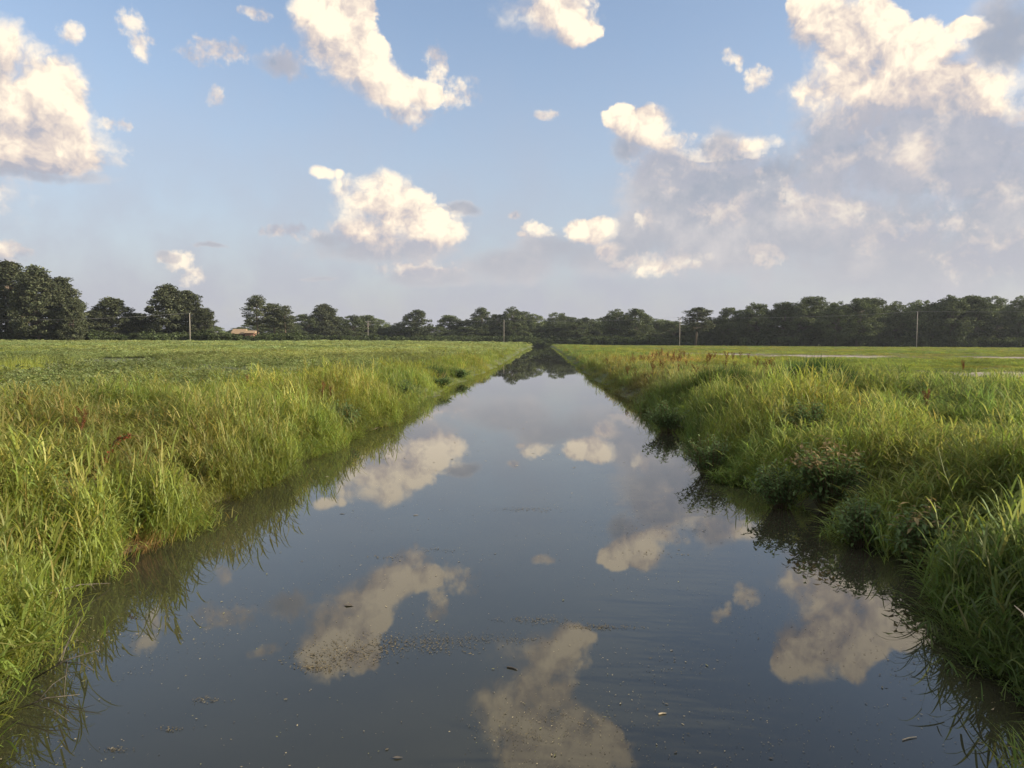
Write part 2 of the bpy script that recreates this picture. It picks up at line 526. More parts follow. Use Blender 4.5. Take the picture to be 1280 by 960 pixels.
ys = np.unique(np.round(np.concatenate([np.linspace(-40, 0, 12), np.arange(0, 40, 0.4), np.arange(40, 130, 1.5), stretch(130, 1500, 44, 1.8)]), 3))
xs_half = np.concatenate([np.arange(0, 9, 0.22), np.arange(9, 40, 0.9), np.arange(40, 120, 3), stretch(120, 1500, 26, 1.7)])
xs = np.unique(np.round(np.concatenate([-xs_half, xs_half]), 3))
GX, GY = np.meshgrid(xs, ys)
GZ = ground_z(GX, GY)
nv = GX.size
me = bpy.data.meshes.new("ground")
V = np.stack([GX.ravel(), GY.ravel(), GZ.ravel()], 1)
nx, ny = len(xs), len(ys)
idx = np.arange(nv).reshape(ny, nx)
Fq = np.stack([idx[:-1, :-1].ravel(), idx[:-1, 1:].ravel(), idx[1:, 1:].ravel(), idx[1:, :-1].ravel()], 1)
me.from_pydata(V.tolist(), [], Fq.tolist())
me.polygons.foreach_set("use_smooth", [True] * len(me.polygons))
edge_t = np.maximum(x_left(GY) - GX, GX - x_right(GY))
wet = np.maximum(np.clip(1 - sm(mud_patch_r(GX, GY), 1.0, 2.3), 0, 1), 0.7 * (1 - sm(edge_t, 0.05, 0.5)) * (1 - sm(GY, 25, 45))).ravel()
a = me.attributes.new("wet", 'FLOAT', 'POINT'); a.data.foreach_set("value", wet.astype(np.float32))


def ground_material():
    m, t, out = material("field ground")
    tc = t.new('ShaderNodeTexCoord')
    n1 = t.noise(tc.outputs['Object'], 0.06, 5.0, 0.6).outputs['Fac']
    n2 = t.noise(tc.outputs['Object'], 1.7, 6.0, 0.65).outputs['Fac']
    n3 = t.noise(tc.outputs['Object'], 9.0, 4.0, 0.6).outputs['Fac']
    soil = t.mix(n3, (0.040, 0.036, 0.020), (0.078, 0.070, 0.038))
    green = t.mix(n3, (0.040, 0.058, 0.018), (0.085, 0.105, 0.032))
    sep = t.new('ShaderNodeSeparateXYZ'); t.put(sep.inputs[0], tc.outputs['Object'])
    far = t.step(sep.outputs[1], 60.0, 200.0)
    f = t.step(t.m('ADD', t.m('MULTIPLY', n2, 0.6), t.m('MULTIPLY', n1, 0.5)), 0.40, 0.56)
    f = t.m('MAXIMUM', f, t.m('MULTIPLY', far, 0.8))
    c = t.mix(f, soil, green)
    a = t.new('ShaderNodeAttribute', attribute_name="wet")
    mud = t.mix(n3, (0.055, 0.040, 0.025), (0.115, 0.082, 0.054))
    c = t.mix(a.outputs['Fac'], c, mud)
    p = t.new('ShaderNodeBsdfPrincipled'); t.put(p.inputs['Base Color'], c)
    p.inputs['Roughness'].default_value = 0.95
    b = t.new('ShaderNodeBump'); b.inputs['Strength'].default_value = 0.6; b.inputs['Distance'].default_value = 0.05
    t.put(b.inputs['Height'], n2); t.t.links.new(b.outputs[0], p.inputs['Normal'])
    t.t.links.new(p.outputs[0], out.inputs[0])
    return m


me.materials.append(ground_material())
tag(link_mesh("ground", me), kind='structure')

# the ditch water and the dried mud patches
wy = np.concatenate([np.arange(-38, 60, 0.5), np.arange(60, 402, 3.0)])
wm = MB()
wv, wf = [], []
for i, y in enumerate(wy):
    wv += [(float(x_left(y)) - 0.35, y, 0.0), (float(x_right(y)) + 0.35, y, 0.0)]
    if i:
        wf.append((2 * i - 2, 2 * i - 1, 2 * i + 1, 2 * i))
wm.add(wv, wf)
tag(wm.build("water", M_water), kind='structure')
for (cx, cy, rx, ry) in MUD_PATCHES:
    pm = MB()
    th = np.linspace(0, 2 * np.pi, 56, endpoint=False)
    k = 1.25 + 0.08 * np.sin(th * 5 + cx) + 0.05 * np.sin(th * 9 + cy)
    pm.add([(cx + rx * kk * math.cos(tt), cy + ry * kk * math.sin(tt), MUD_Z) for kk, tt in zip(k, th)], [tuple(range(56))])
    tag(pm.build("bare_ground", M_mud), kind='structure')


# ------------------------------------------------------------------ plant parts
def ribbon(mb, root, az, h, w, lean, curl, seg=5, color=(1, 1, 1), flat=0.0, taper=0.6):
    """one grass blade: rises from its root, leans towards az and bends over"""
    ca, sa = math.cos(az), math.sin(az)
    side = Vector((-sa, ca, 0))
    p = Vector(root)
    vs = []
    ang = lean
    st = h / seg
    tw = random.uniform(-0.6, 0.6)
    for i in range(seg + 1):
        t = i / seg
        ww = w * (1 - t ** 2.2) * (taper + (1 - taper) * min(1, t * 3))
        s = (side * math.cos(tw * t) + Vector((ca * math.sin(tw * t), sa * math.sin(tw * t), 0.0))) * ww * 0.5
        if i == seg:
            vs.append(tuple(p))
        else:
            vs += [tuple(p - s), tuple(p + s)]
        d = Vector((ca * math.sin(ang), sa * math.sin(ang), math.cos(ang)))
        p = p + d * st
        ang += curl / seg * (0.4 + 1.2 * t)
    fs = [(2 * i, 2 * i + 1, 2 * i + 3, 2 * i + 2) for i in range(seg - 1)]
    fs.append((2 * seg - 2, 2 * seg - 1, 2 * seg))
    mb.add(vs, fs, color)
    return p


def hue(dry=0.0, spread=0.22):
    b = random.uniform(1 - spread, 1 + spread)
    c = np.array([1.0, 1.0, 1.0]) * b
    c = c * np.array([random.uniform(0.88, 1.14), 1.0, random.uniform(0.8, 1.2)])
    if random.random() < dry:
        c = c * np.array([1.35, 1.08, 1.3])
    return c


def fan_clump(n, h0, h1, w0, w1, rad, lean, curl, dry=0.06, seg=5, bias=None):
    mb = MB()
    for _ in range(n):
        r = rad * math.sqrt(random.random()); a = random.uniform(0, 2 * math.pi)
        root = (r * math.cos(a), r * math.sin(a), -0.04)
        az = a + random.gauss(0, 0.9)
        if bias is not None and random.random() < bias:
            az = random.gauss(0, 0.6)
        ribbon(mb, root, az, random.uniform(h0, h1), random.uniform(w0, w1), abs(random.gauss(0, lean)), random.uniform(*curl), seg, hue(dry))
    return mb


def stem_clump(n, h0, h1, w, rad, leaf, dry=0.05, lean=0.18, nl=(5, 8), bias=None):
    """leafy grass: upright stems with long arching leaves along them"""
    mb = MB()
    for _ in range(n):
        r = rad * math.sqrt(random.random()); a = random.uniform(0, 2 * math.pi)
        root = Vector((r * math.cos(a), r * math.sin(a), -0.04))
        H = random.uniform(h0, h1)
        saz = random.gauss(0, 0.7) if bias and random.random() < bias else random.uniform(0, 2 * math.pi)
        sl = abs(random.gauss(0, lean)) + (0.35 if bias else 0)
        d = Vector((math.cos(saz) * math.sin(sl), math.sin(saz) * math.sin(sl), math.cos(sl)))
        base = hue(dry)
        ribbon(mb, root, saz, H, 0.008, sl, 0.1, 3, base * np.array([1.1, 0.95, 1.0]), taper=1.0)
        k = random.randint(*nl)
        la = random.uniform(0, 6.28)
        for j in range(k):
            t = 0.15 + 0.85 * (j + random.random() * 0.5) / k
            la += math.pi + random.gauss(0, 0.5)
            L = random.uniform(*leaf) * (1.0 - 0.35 * abs(t - 0.5))
            ribbon(mb, root + d * (H * t), la, L, w * random.uniform(0.7, 1.15), random.uniform(0.35, 1.15), random.uniform(0.8, 2.2), 5, base * hue(dry * 0.7, 0.14), taper=0.7)
    return mb


def leaf_quad(mb, p, az, tilt, L, W, color, fold=0.25):
    """a small pointed leaf of four faces"""
    a = Vector((math.cos(az) * math.cos(tilt), math.sin(az) * math.cos(tilt), math.sin(tilt)))
    s = Vector((-math.sin(az), math.cos(az), 0))
    u = a.cross(s)
    p = Vector(p)
    droop = u * (-fold * L * 0.4)
    vs = [p, p + a * L * 0.45 + s * W * 0.5 + u * fold * W, p + a * L * 0.5, p + a * L * 0.45 - s * W * 0.5 + u * fold * W, p + a * L + droop]
    mb.add([tuple(v) for v in vs], [(0, 2, 1), (0, 3, 2), (1, 2, 4), (2, 3, 4)], color)


def soy_clump(n, h0, h1, rad, size, tone=1.0):
    mb = MB()
    for _ in range(n):
        r = rad * math.sqrt(random.random()); a = random.uniform(0, 2 * math.pi)
        z = random.uniform(h0, h1) * (1 - 0.35 * (r / rad) ** 2)
        for k in range(3):
            c = hue(0.02, 0.25) * tone
            leaf_quad(mb, (r * math.cos(a), r * math.sin(a), z), a + (k - 1) * 1.5 + random.gauss(0, .3), random.uniform(-0.6, 0.5), size * random.uniform(0.8, 1.25), size * 0.75, c)
    return mb


def weed_clump(n, h0, h1, rad, leaf, dry=0.05):
    """broad-leaved weed: thin stems with lance-shaped leaves"""
    mb = MB()
    for _ in range(n):
        r = rad * math.sqrt(random.random()); a = random.uniform(0, 2 * math.pi)
        root = Vector((r * math.cos(a), r * math.sin(a), -0.03)); H = random.uniform(h0, h1)
        sl = abs(random.gauss(0, 0.25)); d = Vector((math.cos(a) * math.sin(sl), math.sin(a) * math.sin(sl), math.cos(sl)))
        ribbon(mb, root, a, H, 0.010, sl, 0.0, 2, (1.2, 0.7, 1.0), taper=1.0)
        la = random.random() * 6
        for j in range(10):
            t = 0.25 + 0.75 * j / 10
            la += 2.4
            leaf_quad(mb, root + d * H * t, la, random.uniform(-0.5, 0.6), leaf * random.uniform(.7, 1.2), leaf * 0.26, hue(dry, 0.2) * np.array([0.75, 0.78, 0.9]), 0.15)
    return mb


# ------------------------------------------------------------------ scattering (stuff nobody could count)
def scatter(name, label, mat, sources, pts, which, rot, scl, tint):
    """one object that sets a clump on each point with a geometry-nodes modifier"""
    coll = bpy.data.collections.new(name + " clumps")
    for i, mb in enumerate(sources):
        o = bpy.data.objects.new("clump%03d" % i, mb.mesh(name + " clump", mat))
        coll.objects.link(o)
    n = len(pts)
    me = bpy.data.meshes.new(name)
    me.vertices.add(n)
    me.vertices.foreach_set("co", np.asarray(pts, dtype=np.float32).ravel())
    for nm, typ, key, val in (("rot", 'FLOAT_VECTOR', "vector", rot), ("scl", 'FLOAT_VECTOR', "vector", scl), ("tint", 'FLOAT_VECTOR', "vector", tint), ("which", 'INT', "value", which)):
        a = me.attributes.new(nm, typ, 'POINT')
        a.data.foreach_set(key, np.asarray(val, dtype=np.int32 if typ == 'INT' else np.float32).ravel())
    me.materials.append(mat)
    o = link_mesh(name, me)
    g = bpy.data.node_groups.new(name + " scatter", 'GeometryNodeTree')
    g.interface.new_socket("Geometry", in_out='INPUT', socket_type='NodeSocketGeometry')
    g.interface.new_socket("Geometry", in_out='OUTPUT', socket_type='NodeSocketGeometry')
    N = g.nodes
    gi, go = N.new('NodeGroupInput'), N.new('NodeGroupOutput')
    ci = N.new('GeometryNodeCollectionInfo'); ci.inputs['Collection'].default_value = coll
    ci.inputs['Separate Children'].default_value = True; ci.inputs['Reset Children'].default_value = True
    ip = N.new('GeometryNodeInstanceOnPoints'); ip.inputs['Pick Instance'].default_value = True

    def named(nm, typ):
        a = N.new('GeometryNodeInputNamedAttribute'); a.data_type = typ; a.inputs['Name'].default_value = nm
        return a.outputs['Attribute']
    L = g.links.new
    L(gi.outputs[0], ip.inputs['Points']); L(ci.outputs[0], ip.inputs['Instance'])
    L(named("which", 'INT'), ip.inputs['Instance Index']); L(named("rot", 'FLOAT_VECTOR'), ip.inputs['Rotation']); L(named("scl", 'FLOAT_VECTOR'), ip.inputs['Scale'])
    L(ip.outputs[0], go.inputs[0])
    md = o.modifiers.new("scatter", 'NODES'); md.node_group = g
    return tag(o, label, None, None, 'stuff')


class Points:
    def __init__(self):
        self.p, self.w, self.r, self.s, self.t = [], [], [], [], []

    def add(self, x, y, which, scale, tint, rz=None, tilt=0.12, dz=0.0, sz=None):
        n = len(x)
        if n == 0: return
        self.p.append(np.stack([x, y, ground_z(x, y) + dz], 1))
        self.w.append(which)
        r = np.stack([rng.normal(0, tilt, n), rng.normal(0, tilt, n), rng.uniform(0, 6.283, n) if rz is None else rz], 1)
        self.r.append(r)
        sz = scale if sz is None else sz
        self.s.append(np.stack([scale, scale, sz], 1))
        self.t.append(tint)

    def args(self):
        return [np.concatenate(q) for q in (self.p, self.w, self.r, self.s, self.t)]


def value_noise(x, y, scale, seed=0):
    """smooth patchy field between 0 and 1"""
    r = np.random.default_rng(seed)
    tab = r.random((64, 64))
    u, v = np.asarray(x) / scale + 1000, np.asarray(y) / scale + 1000
    i, j = np.floor(u).astype(int), np.floor(v).astype(int)
    a, b = u - i, v - j
    a, b = a * a * (3 - 2 * a), b * b * (3 - 2 * b)
    g = lambda p, q: tab[p % 64, q % 64]
    return (g(i, j) * (1 - a) + g(i + 1, j) * a) * (1 - b) + (g(i, j + 1) * (1 - a) + g(i + 1, j + 1) * a) * b


def in_view(x, y, m=3.0):
    return (x > -0.78 * y - m - 1) & (x < 0.76 * y + m)


def rand_band(y0, y1, xa, xb, dens):
    n = int((y1 - y0) * (xb - xa) * dens)
    return rng.uniform(xa, xb, n), rng.uniform(y0, y1, n)


def crop_edge(y):
    return -9.2 - np.clip(24 - y, 0, 30) * 0.42 + 0.8 * np.sin(y * 0.21) + np.clip((y - 50) / 40, 0, 1) * 2.2


#--- bank and field grass
grass_src = [
    fan_clump(60, .22, .55, .006, .011, .17, .45, (0.5, 2.0)),          # 0-2 fans
    fan_clump(66, .16, .44, .005, .010, .20, .55, (0.5, 2.0)),
    fan_clump(46, .35, .72, .006, .012, .16, .35, (0.6, 2.0), 0.1),
    stem_clump(13, .25, .60, .019, .24, (.16, .34), .06, .45),           # 3-5 leafy stems
    stem_clump(11, .35, .78, .022, .24, (.20, .44), .08, .40),
    stem_clump(18, .18, .45, .014, .26, (.11, .26), .06, .50),
    stem_clump(13, .3, .7, .019, .22, (.20, .40), .05, 0.3, (5, 8), 0.9),   # 6-7 leaning out over the water
    stem_clump(16, .2, .55, .014, .26, (.14, .30), .06, 0.4, (5, 8), 0.7),
    weed_clump(16, .22, .55, .24, .11),                                  # 8 broad-leaved weed
    stem_clump(16, .2, .5, .024, .42, (.18, .34), .08, .3, (3, 5)),      # 9-10 far, coarser
    fan_clump(50, .22, .52, .014, .024, .48, .45, (0.3, 1.6), 0.10, 4),
    fan_clump(40, .25, .60, .004, .008, .18, .5, (0.5, 2.0), 0.95),      # 11 straw
    weed_clump(22, .15, .40, .30, .075),                                 # 12 low fine weed
]
gp = Points()


def grass_tint(x, y, left):
    n = len(x)
    n1 = value_noise(x, y, 2.2, 3); n2 = value_noise(x, y, 0.8, 5); n3 = value_noise(x, y, 9.0, 9)
    b = 0.72 + 0.5 * n1 + 0.22 * (n2 - 0.5)
    yel = np.clip(1.2 * n3 - 0.25 + (0.36 if left else 0.06), 0, 1)
    if not left:
        brn = np.clip(3.0 * value_noise(x, y, 5.0, 77) - 1.9, 0, 1) * sm(y, 20, 40) + 0.75 * sm(y, 27, 38) * sm(-y, -80, -62) * sm(-x, -17, -11) * value_noise(x, y, 2.5, 79)
        yel = np.clip(yel + 0.25 * sm(y, 14, 40), 0, 1)
        shade_blu = np.clip(2.2 * value_noise(x, y, 3.2, 83) - 0.55, 0, 1) * (1 - sm(x - x_right(y), 5, 14))  # shade of the right bank put into the grass tint, in bluish patches
        b = b * (1 - 0.10 * shade_blu); yel = yel * (1 - 0.9 * shade_blu)
    else:
        brn = np.clip(2.5 * value_noise(x, y, 3.0, 78) - 1.8, 0, 1) * 0.6
    b = b * rng.uniform(0.72, 1.25, n) * 1.05
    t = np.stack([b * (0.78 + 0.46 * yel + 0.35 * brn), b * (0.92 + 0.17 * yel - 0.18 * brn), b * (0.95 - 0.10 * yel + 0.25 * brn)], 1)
    return t


# room kept for the single plants that stand out
DRY_Y = 9.7
DRY_X = float(x_left(DRY_Y)) + .16
KEEP_CLEAR = [(DRY_X, DRY_Y, .38), (DRY_X + .2, DRY_Y - .5, .4), (-6.45, 10.7, .55), (-6.3, 10.0, .35), (9.55, 27.3, 1.3), (6.97, 29.5, .9), (4.77, 12.6, .6), (4.2, 11.7, .45), (4.77, 9.6, .42), (4.3, 8.9, .35)]


def place_grass(x, y, left):
    keep = in_view(x, y)
    x, y = x[keep], y[keep]
    e = (x_left(y) - x) if left else (x - x_right(y))
    n = len(x)
    far = y > rng.normal(34, 5, n)
    nb = ~(far & (e < 0.0))
    x, y, e, far = x[nb], y[nb], e[nb], far[nb]; n = len(x)
    u = rng.random(n)
    pn = value_noise(x, y, 1.8, 21)
    leafy = u < np.where(left, 0.45 + 0.5 * pn, 0.35 + 0.5 * pn)
    w = np.where(leafy, rng.integers(3, 6, n), rng.integers(0, 3, n))
    wd = value_noise(x, y, 1.6, 23)
    w = np.where(rng.random(n) < np.where(left, 0.25, 0.75) * sm(wd, 0.52, 0.66), np.where(rng.random(n) < .5, 8, 12), w)
    w = np.where(rng.random(n) < np.where(left, .035, .06), 11, w)
    w = np.where(far, rng.integers(9, 11, n), w)
    over = (e < 0.75) & (y < 60) & (rng.random(n) < 0.8)
    w = np.where(over & ~far, rng.integers(6, 8, n), w)
    sc = rng.uniform(0.75, 1.25, n) * (0.75 + 0.5 * value_noise(x, y, 1.5, 31))
    sc = np.where(far, sc * np.clip(0.9 + y / 160, 0.9, 1.7) * np.where(e < 0.9, 0.5, 1), sc)
    tuft = np.clip(2.5 * value_noise(x, y, 1.15, 71) - 0.50, 0.12, 1.5)
    sz = sc * np.where(e < 2.6, 0.60 + 0.72 * tuft, 0.48 + 0.52 * tuft)
    sz = np.where((e < 0.5) & (rng.random(n) < 0.5), sz * 0.6, sz)
    hf = np.ones(n)
    if not left:
        hf = 1 - 0.66 * sm(e, 8, 22) * sm(y, 16, 40)
        hf = hf * (1 - 0.80 * (1 - sm(mud_patch_r(x, y), 1.1, 4.5)))
        hf = hf * (1 - 0.5 * sm(y, 70, 130))
    else:
        hf = hf * (1 - 0.35 * sm(y, 60, 130))
    sz = sz * hf
    rz = rng.uniform(0, 6.283, n)
    rz = np.where(over, (0.0 if left else math.pi) + rng.normal(0, 0.5, n), rz)
    ok = np.ones(n, bool)
    for (ex, ey, er) in KEEP_CLEAR:
        ok &= np.hypot(x - ex, y - ey) > er
    if not left:
        ok &= rng.random(n) < np.clip((mud_patch_r(x, y) - 0.95 + 1.1 * (value_noise(x, y * 2.0, 5.0, 93) - 0.35)) / 1.3, 0, 1)
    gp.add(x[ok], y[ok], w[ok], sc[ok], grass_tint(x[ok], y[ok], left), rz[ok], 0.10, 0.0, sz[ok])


for (y0, y1, d) in ((2.2, 12, 40), (12, 20, 32), (20, 34, 20), (34, 50, 10), (50, 75, 5.5), (75, 110, 2.4), (110, 170, 1.1), (170, 300, 0.5), (300, 440, 0.25)):
    # left: from the water's edge to the crop
    xa = float(min(crop_edge(np.array([y0, y1])))) - 2.5
    x, y = rand_band(y0, y1, xa, -3.4, d)
    k = (x < x_left(y) + 0.12) & (x > crop_edge(y) + rng.normal(0, 0.6, len(x)))
    place_grass(x[k], y[k], True)
    # right: bank and wet field
    x, y = rand_band(y0, y1, 2.4, min(0.78 * y1 + 3, 260), d)
    k = (x > x_right(y) - 0.12)
    place_grass(x[k], y[k], False)
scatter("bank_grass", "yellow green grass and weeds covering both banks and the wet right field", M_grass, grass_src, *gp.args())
print("grass clumps", sum(len(q) for q in gp.p))

#--- soybean field on the left
soy_src = [soy_clump(26, .22, .52, .30, .10), soy_clump(30, .25, .60, .34, .11), soy_clump(20, .2, .45, .28, .095, 1.15), soy_clump(34, .3, .62, .60, .16), soy_clump(36, .3, .66, .75, .19, 1.1)]
cp = Points()
for (y0, y1, dx, dy) in ((14, 45, 0.76, 0.45), (45, 90, 0.76, 0.8), (90, 150, 1.52, 1.3), (150, 260, 2.6, 2.2), (260, 470, 5.0, 4.0)):
    xr_ = np.arange(-min(0.78 * y1 + 6, 360), -6.0, dx)
    yr_ = np.arange(y0, y1, dy)
    X, Y = np.meshgrid(xr_, yr_)
    X, Y = X.ravel(), Y.ravel()
    X = X + rng.normal(0, 0.08 * dx + 0.03, len(X)) + 0.01 * Y; Y = Y + rng.uniform(-dy / 2, dy / 2, len(Y))
    gap = value_noise(X, Y, 5.0, 41) * 0.6 + value_noise(X, Y, 17.0, 43) * 0.5
    k = (X < crop_edge(Y) - 0.3) & in_view(X, Y) & (gap > 0.30 + rng.normal(0, 0.05, len(X)))
    X, Y = X[k], Y[k]
    n = len(X)
    w_ = np.where(Y < 70, rng.integers(0, 3, n), rng.integers(3, 5, n))
    sc = rng.uniform(0.8, 1.2, n) * np.clip(1 + (Y - 70) / 200, 1, 2.4)
    b = 0.55 + 0.75 * value_noise(X, Y * 0.45, 2.6, 45) + 0.35 * (value_noise(X, Y * 0.4, 11.0, 46) - 0.5) + rng.normal(0, 0.12, n)
    b = (0.25 + 0.8 * b) * (1.1 + 0.25 * sm(Y, 60, 160))
    yl = value_noise(X, Y, 22.0, 47)
    tint = np.stack([b * (0.95 + 0.35 * yl), b * (1.0 + 0.15 * yl), b * 1.0], 1)
    cp.add(X, Y, w_, sc, tint, None, 0.1, 0.0, sc * np.where(Y > 70, 0.8, 1))
scatter("soybean_foliage", "rows of green soybean plants filling the left field", M_crop, soy_src, *cp.args())
print("soy", sum(len(q) for q in cp.p))
# grassy weeds coming up through the crop
wp = Points()
x, y = rng.uniform(-75, -8, 9000), rng.uniform(17, 120, 9000)
k = (x < crop_edge(y) + 0.5) & in_view(x, y) & (value_noise(x, y, 6.0, 51) > 0.70)
x, y = x[k], y[k]; n = len(x)
wp.add(x, y, np.where(y > 40, 1, 0) + 0 * x.astype(int), rng.uniform(.8, 1.3, n), np.stack([1.25 * np.ones(n), 1.1 * np.ones(n), 0.8 * np.ones(n)], 1))
scatter("field_weeds", "pale yellow green weeds standing among the soybean rows", M_grass, [fan_clump(30, .4, .85, .008, .014, .2, .25, (.3, 1.2), .1), fan_clump(26, .4, .85, .016, .028, .4, .25, (.3, 1.2), .1, 4)], *wp.args())

# ------------------------------------------------------------------ trees
def crown_clump(mb, c, r, n, size, tone, flat=1.0):
    """a tuft of leafy twigs: many small leaf faces through a lumpy ball"""
    for _ in range(n):
        v = Vector((random.gauss(0, 1), random.gauss(0, 1), random.gauss(0, 1))).normalized()
        rr = r * (random.random() ** 0.45)
        p = Vector(c) + Vector((v.x * rr, v.y * rr, v.z * rr * flat))
        a = Vector((random.gauss(0, 1), random.gauss(0, 1), random.gauss(0, 0.7))).normalized()
        b = a.cross(Vector((random.gauss(0, 1), random.gauss(0, 1), random.gauss(0, 1)))).normalized()
        s = size * random.uniform(0.6, 1.3)
        k = tone * random.uniform(0.6, 1.4)
        mb.add([tuple(p - a * s * 0.5), tuple(p + b * s * 0.32), tuple(p + a * s * 0.55), tuple(p - b * s * 0.30)], [(0, 1, 2, 3)], (k * random.uniform(.92, 1.1), k, k * random.uniform(.85, 1.1)))


def limb(mb, a, b, r0, r1, sag=0.15):
    a, b = Vector(a), Vector(b)
    m = (a + b) / 2 + Vector((random.gauss(0, .15), random.gauss(0, .15), -sag * (b - a).length * 0.3))
    mb.tube([a, m, b], [r0, (r0 + r1) / 2, r1], 5)


def broadleaf(H, W, n_clump, per, size, low=0.12, tone=1.0, open_=0.0, seed=0):
    random.seed(seed)
    tr, cr = MB(), MB()
    ht = H * 0.5
    lean = (random.gauss(0, .03) * H, random.gauss(0, .03) * H)
    tr.tube([(0, 0, -0.5), (lean[0] * .3, lean[1] * .3, ht * .5), (lean[0], lean[1], ht), (lean[0] * 1.2, lean[1] * 1.2, H * .86)], [H * .022, H * .017, H * .011, H * .003], 8)
    cz = H * (low + 1) / 2; rz = H * (1 - low) / 2
    for i in range(n_clump):
        while True:
            v = Vector((random.uniform(-1, 1), random.uniform(-1, 1), random.uniform(-1, 1)))
            if 0.25 < v.length < 1: break
        v = v.normalized() * (v.length ** 0.5)
        r = H * random.uniform(0.035, 0.10)
        wz = 1 - 0.25 * max(0, v.z) - 0.18 * max(0, -v.z)
        c = (lean[0] + v.x * (W / 2 - r * .7) * wz, lean[1] + v.y * (W / 2 - r * .7) * wz, cz + v.z * (rz - r * .7))
        crown_clump(cr, c, r, int(per * (r / (H * .08)) ** 2) + 12, size, tone * random.uniform(.8, 1.2), .75)
        if i % 3 == 0:
            t = random.uniform(.35, .8)
            limb(tr, (lean[0] * t, lean[1] * t, ht * (0.35 + t * .8)), c, H * .007, H * .002)
    return tr.mesh("trunk", M_bark, True), cr.mesh("crown", M_leaf)


def pine(H, W, n_clump, per, size, low=0.25, tone=1.0, seed=0, cone=0.5):
    random.seed(seed)
    tr, cr = MB(), MB()
    lean = (random.gauss(0, .02) * H, random.gauss(0, .02) * H)
    tr.tube([(0, 0, -.5), (lean[0] * .5, lean[1] * .5, H * .5), (lean[0], lean[1], H * .97)], [H * .014, H * .010, H * .002], 8)
    for i in range(n_clump):
        t = (i + random.random()) / n_clump
        z = H * (low + (0.97 - low) * t)
        prof = (1 - t) ** cone * min(1, 0.55 + t * 1.8)
        a = i * 2.4 + random.gauss(0, .5)
        rr = W / 2 * prof * random.uniform(.15, 1.0) ** .7
        r = H * random.uniform(.045, .085)
        c = (lean[0] * z / H + rr * math.cos(a), lean[1] * z / H + rr * math.sin(a), z + random.gauss(0, .015 * H))
        crown_clump(cr, c, r, per, size, tone * random.uniform(.7, 1.3), .66)
        limb(tr, (lean[0] * z / H, lean[1] * z / H, z - rr * .15), c, H * .004, H * .0015, .3)
    return tr.mesh("trunk", M_pine_bark, True), cr.mesh("crown", M_needle)


TREES = {   # height 20 m prototypes
    'oak': [broadleaf(20, 16, 135, 130, .54, -.02, 1.0, seed=s) for s in (1, 2, 3)],
    'round': [broadleaf(20, 13, 118, 130, .52, -.02, 1.0, seed=s) for s in (4, 5)],
    'tall': [broadleaf(20, 10.5, 98, 130, .52, .0, .95, seed=s) for s in (6, 7)],
    'pale': [broadleaf(20, 14, 120, 125, .52, .0, 1.45, seed=8)],
    'pine': [pine(20, 12.5, 190, 105, .50, .10, seed=s, cone=.42) for s in (10, 11, 12)],
    'pineopen': [pine(20, 9, 66, 85, .48, .40, seed=s, cone=.32) for s in (13, 14)],
}
tree_count = {}


def tree(kind, px, top, y, width=None, label=None, group=None, sink=0.0):
    """a tree whose tip is seen at (px, top) in the photograph, standing y metres away"""
    v = TREES[kind]
    k = tree_count.get(kind, 0); tree_count[kind] = k + 1
    trunk, crown = v[k % len(v)]
    p = at_y(px, top, y)
    base = gz(p.x, p.y) - sink
    s = (p.z - base) / 20.0
    pine_ = kind.startswith('pine')
    t = thing('pine_tree' if pine_ else 'broadleaf_tree', label, 'tree', (p.x, p.y, base), random.uniform(0, 6.28), group)
    sx = s if width is None else width * y / F / {'oak': 13, 'round': 10.5, 'tall': 8.7, 'pale': 11.5, 'pine': 9, 'pineopen': 7.2}[kind]
    t.scale = (sx, sx, s)
    link_mesh('trunk', trunk, t); link_mesh('crown', crown, t)
    return t


random.seed(99)
G_LP = "pines of the tall stand at the edge of the left field"
for px, top, y, wd, lab in (
        (-38, 332, 236, 60, "tall pine cut by the left edge of the pine stand"),
        (12, 327, 240, 62, "tallest pine of the stand, beside the picture's left border"),
        (46, 334, 232, 56, "tall dense pine in the middle of the left stand"),
        (74, 347, 238, 52, "slightly lower pine on the sloping right flank of the left stand"),
        (90, 372, 230, 30, "shortest pine ending the left stand next to the gap")):
    tree('pine', px, top, y, wd, lab, G_LP)
for px, top, y, wd, lab in (
        (140, 373, 262, 52, "peaked pine in the middle of the low separate clump"),
        (118, 387, 258, 36, "low pine on the left side of the peaked clump"),
        (166, 391, 264, 40, "low spreading pine on the right side of the peaked clump")):
    tree('pine', px, top, y, wd, lab, "pines of the low clump in the left field edge")
for px, top, y, wd, lab in (
        (207, 357, 264, 52, "broad pine with layered boughs behind the pale utility pole"),
        (236, 364, 268, 46, "pine crowding the right side of the broad layered pine"),
        (254, 385, 262, 30, "small pine leaning out at the right foot of the layered pines")):
    tree('pine', px, top, y, wd, lab, "pines behind the pale utility pole")
for px, top, y, wd, lab in (
        (322, 370, 300, 36, "slender open pine with bare trunk beside the house"),
        (343, 379, 305, 34, "second bare trunked pine of the open group beside the house"),
        (357, 383, 302, 28, "right hand shorter bare trunked pine of the open group".replace("right hand ", "")),
        (870, 384, 345, 40, "flat topped open pine rising above the treeline near the second pole")):
    tree('pineopen', px, top, y, wd, lab)
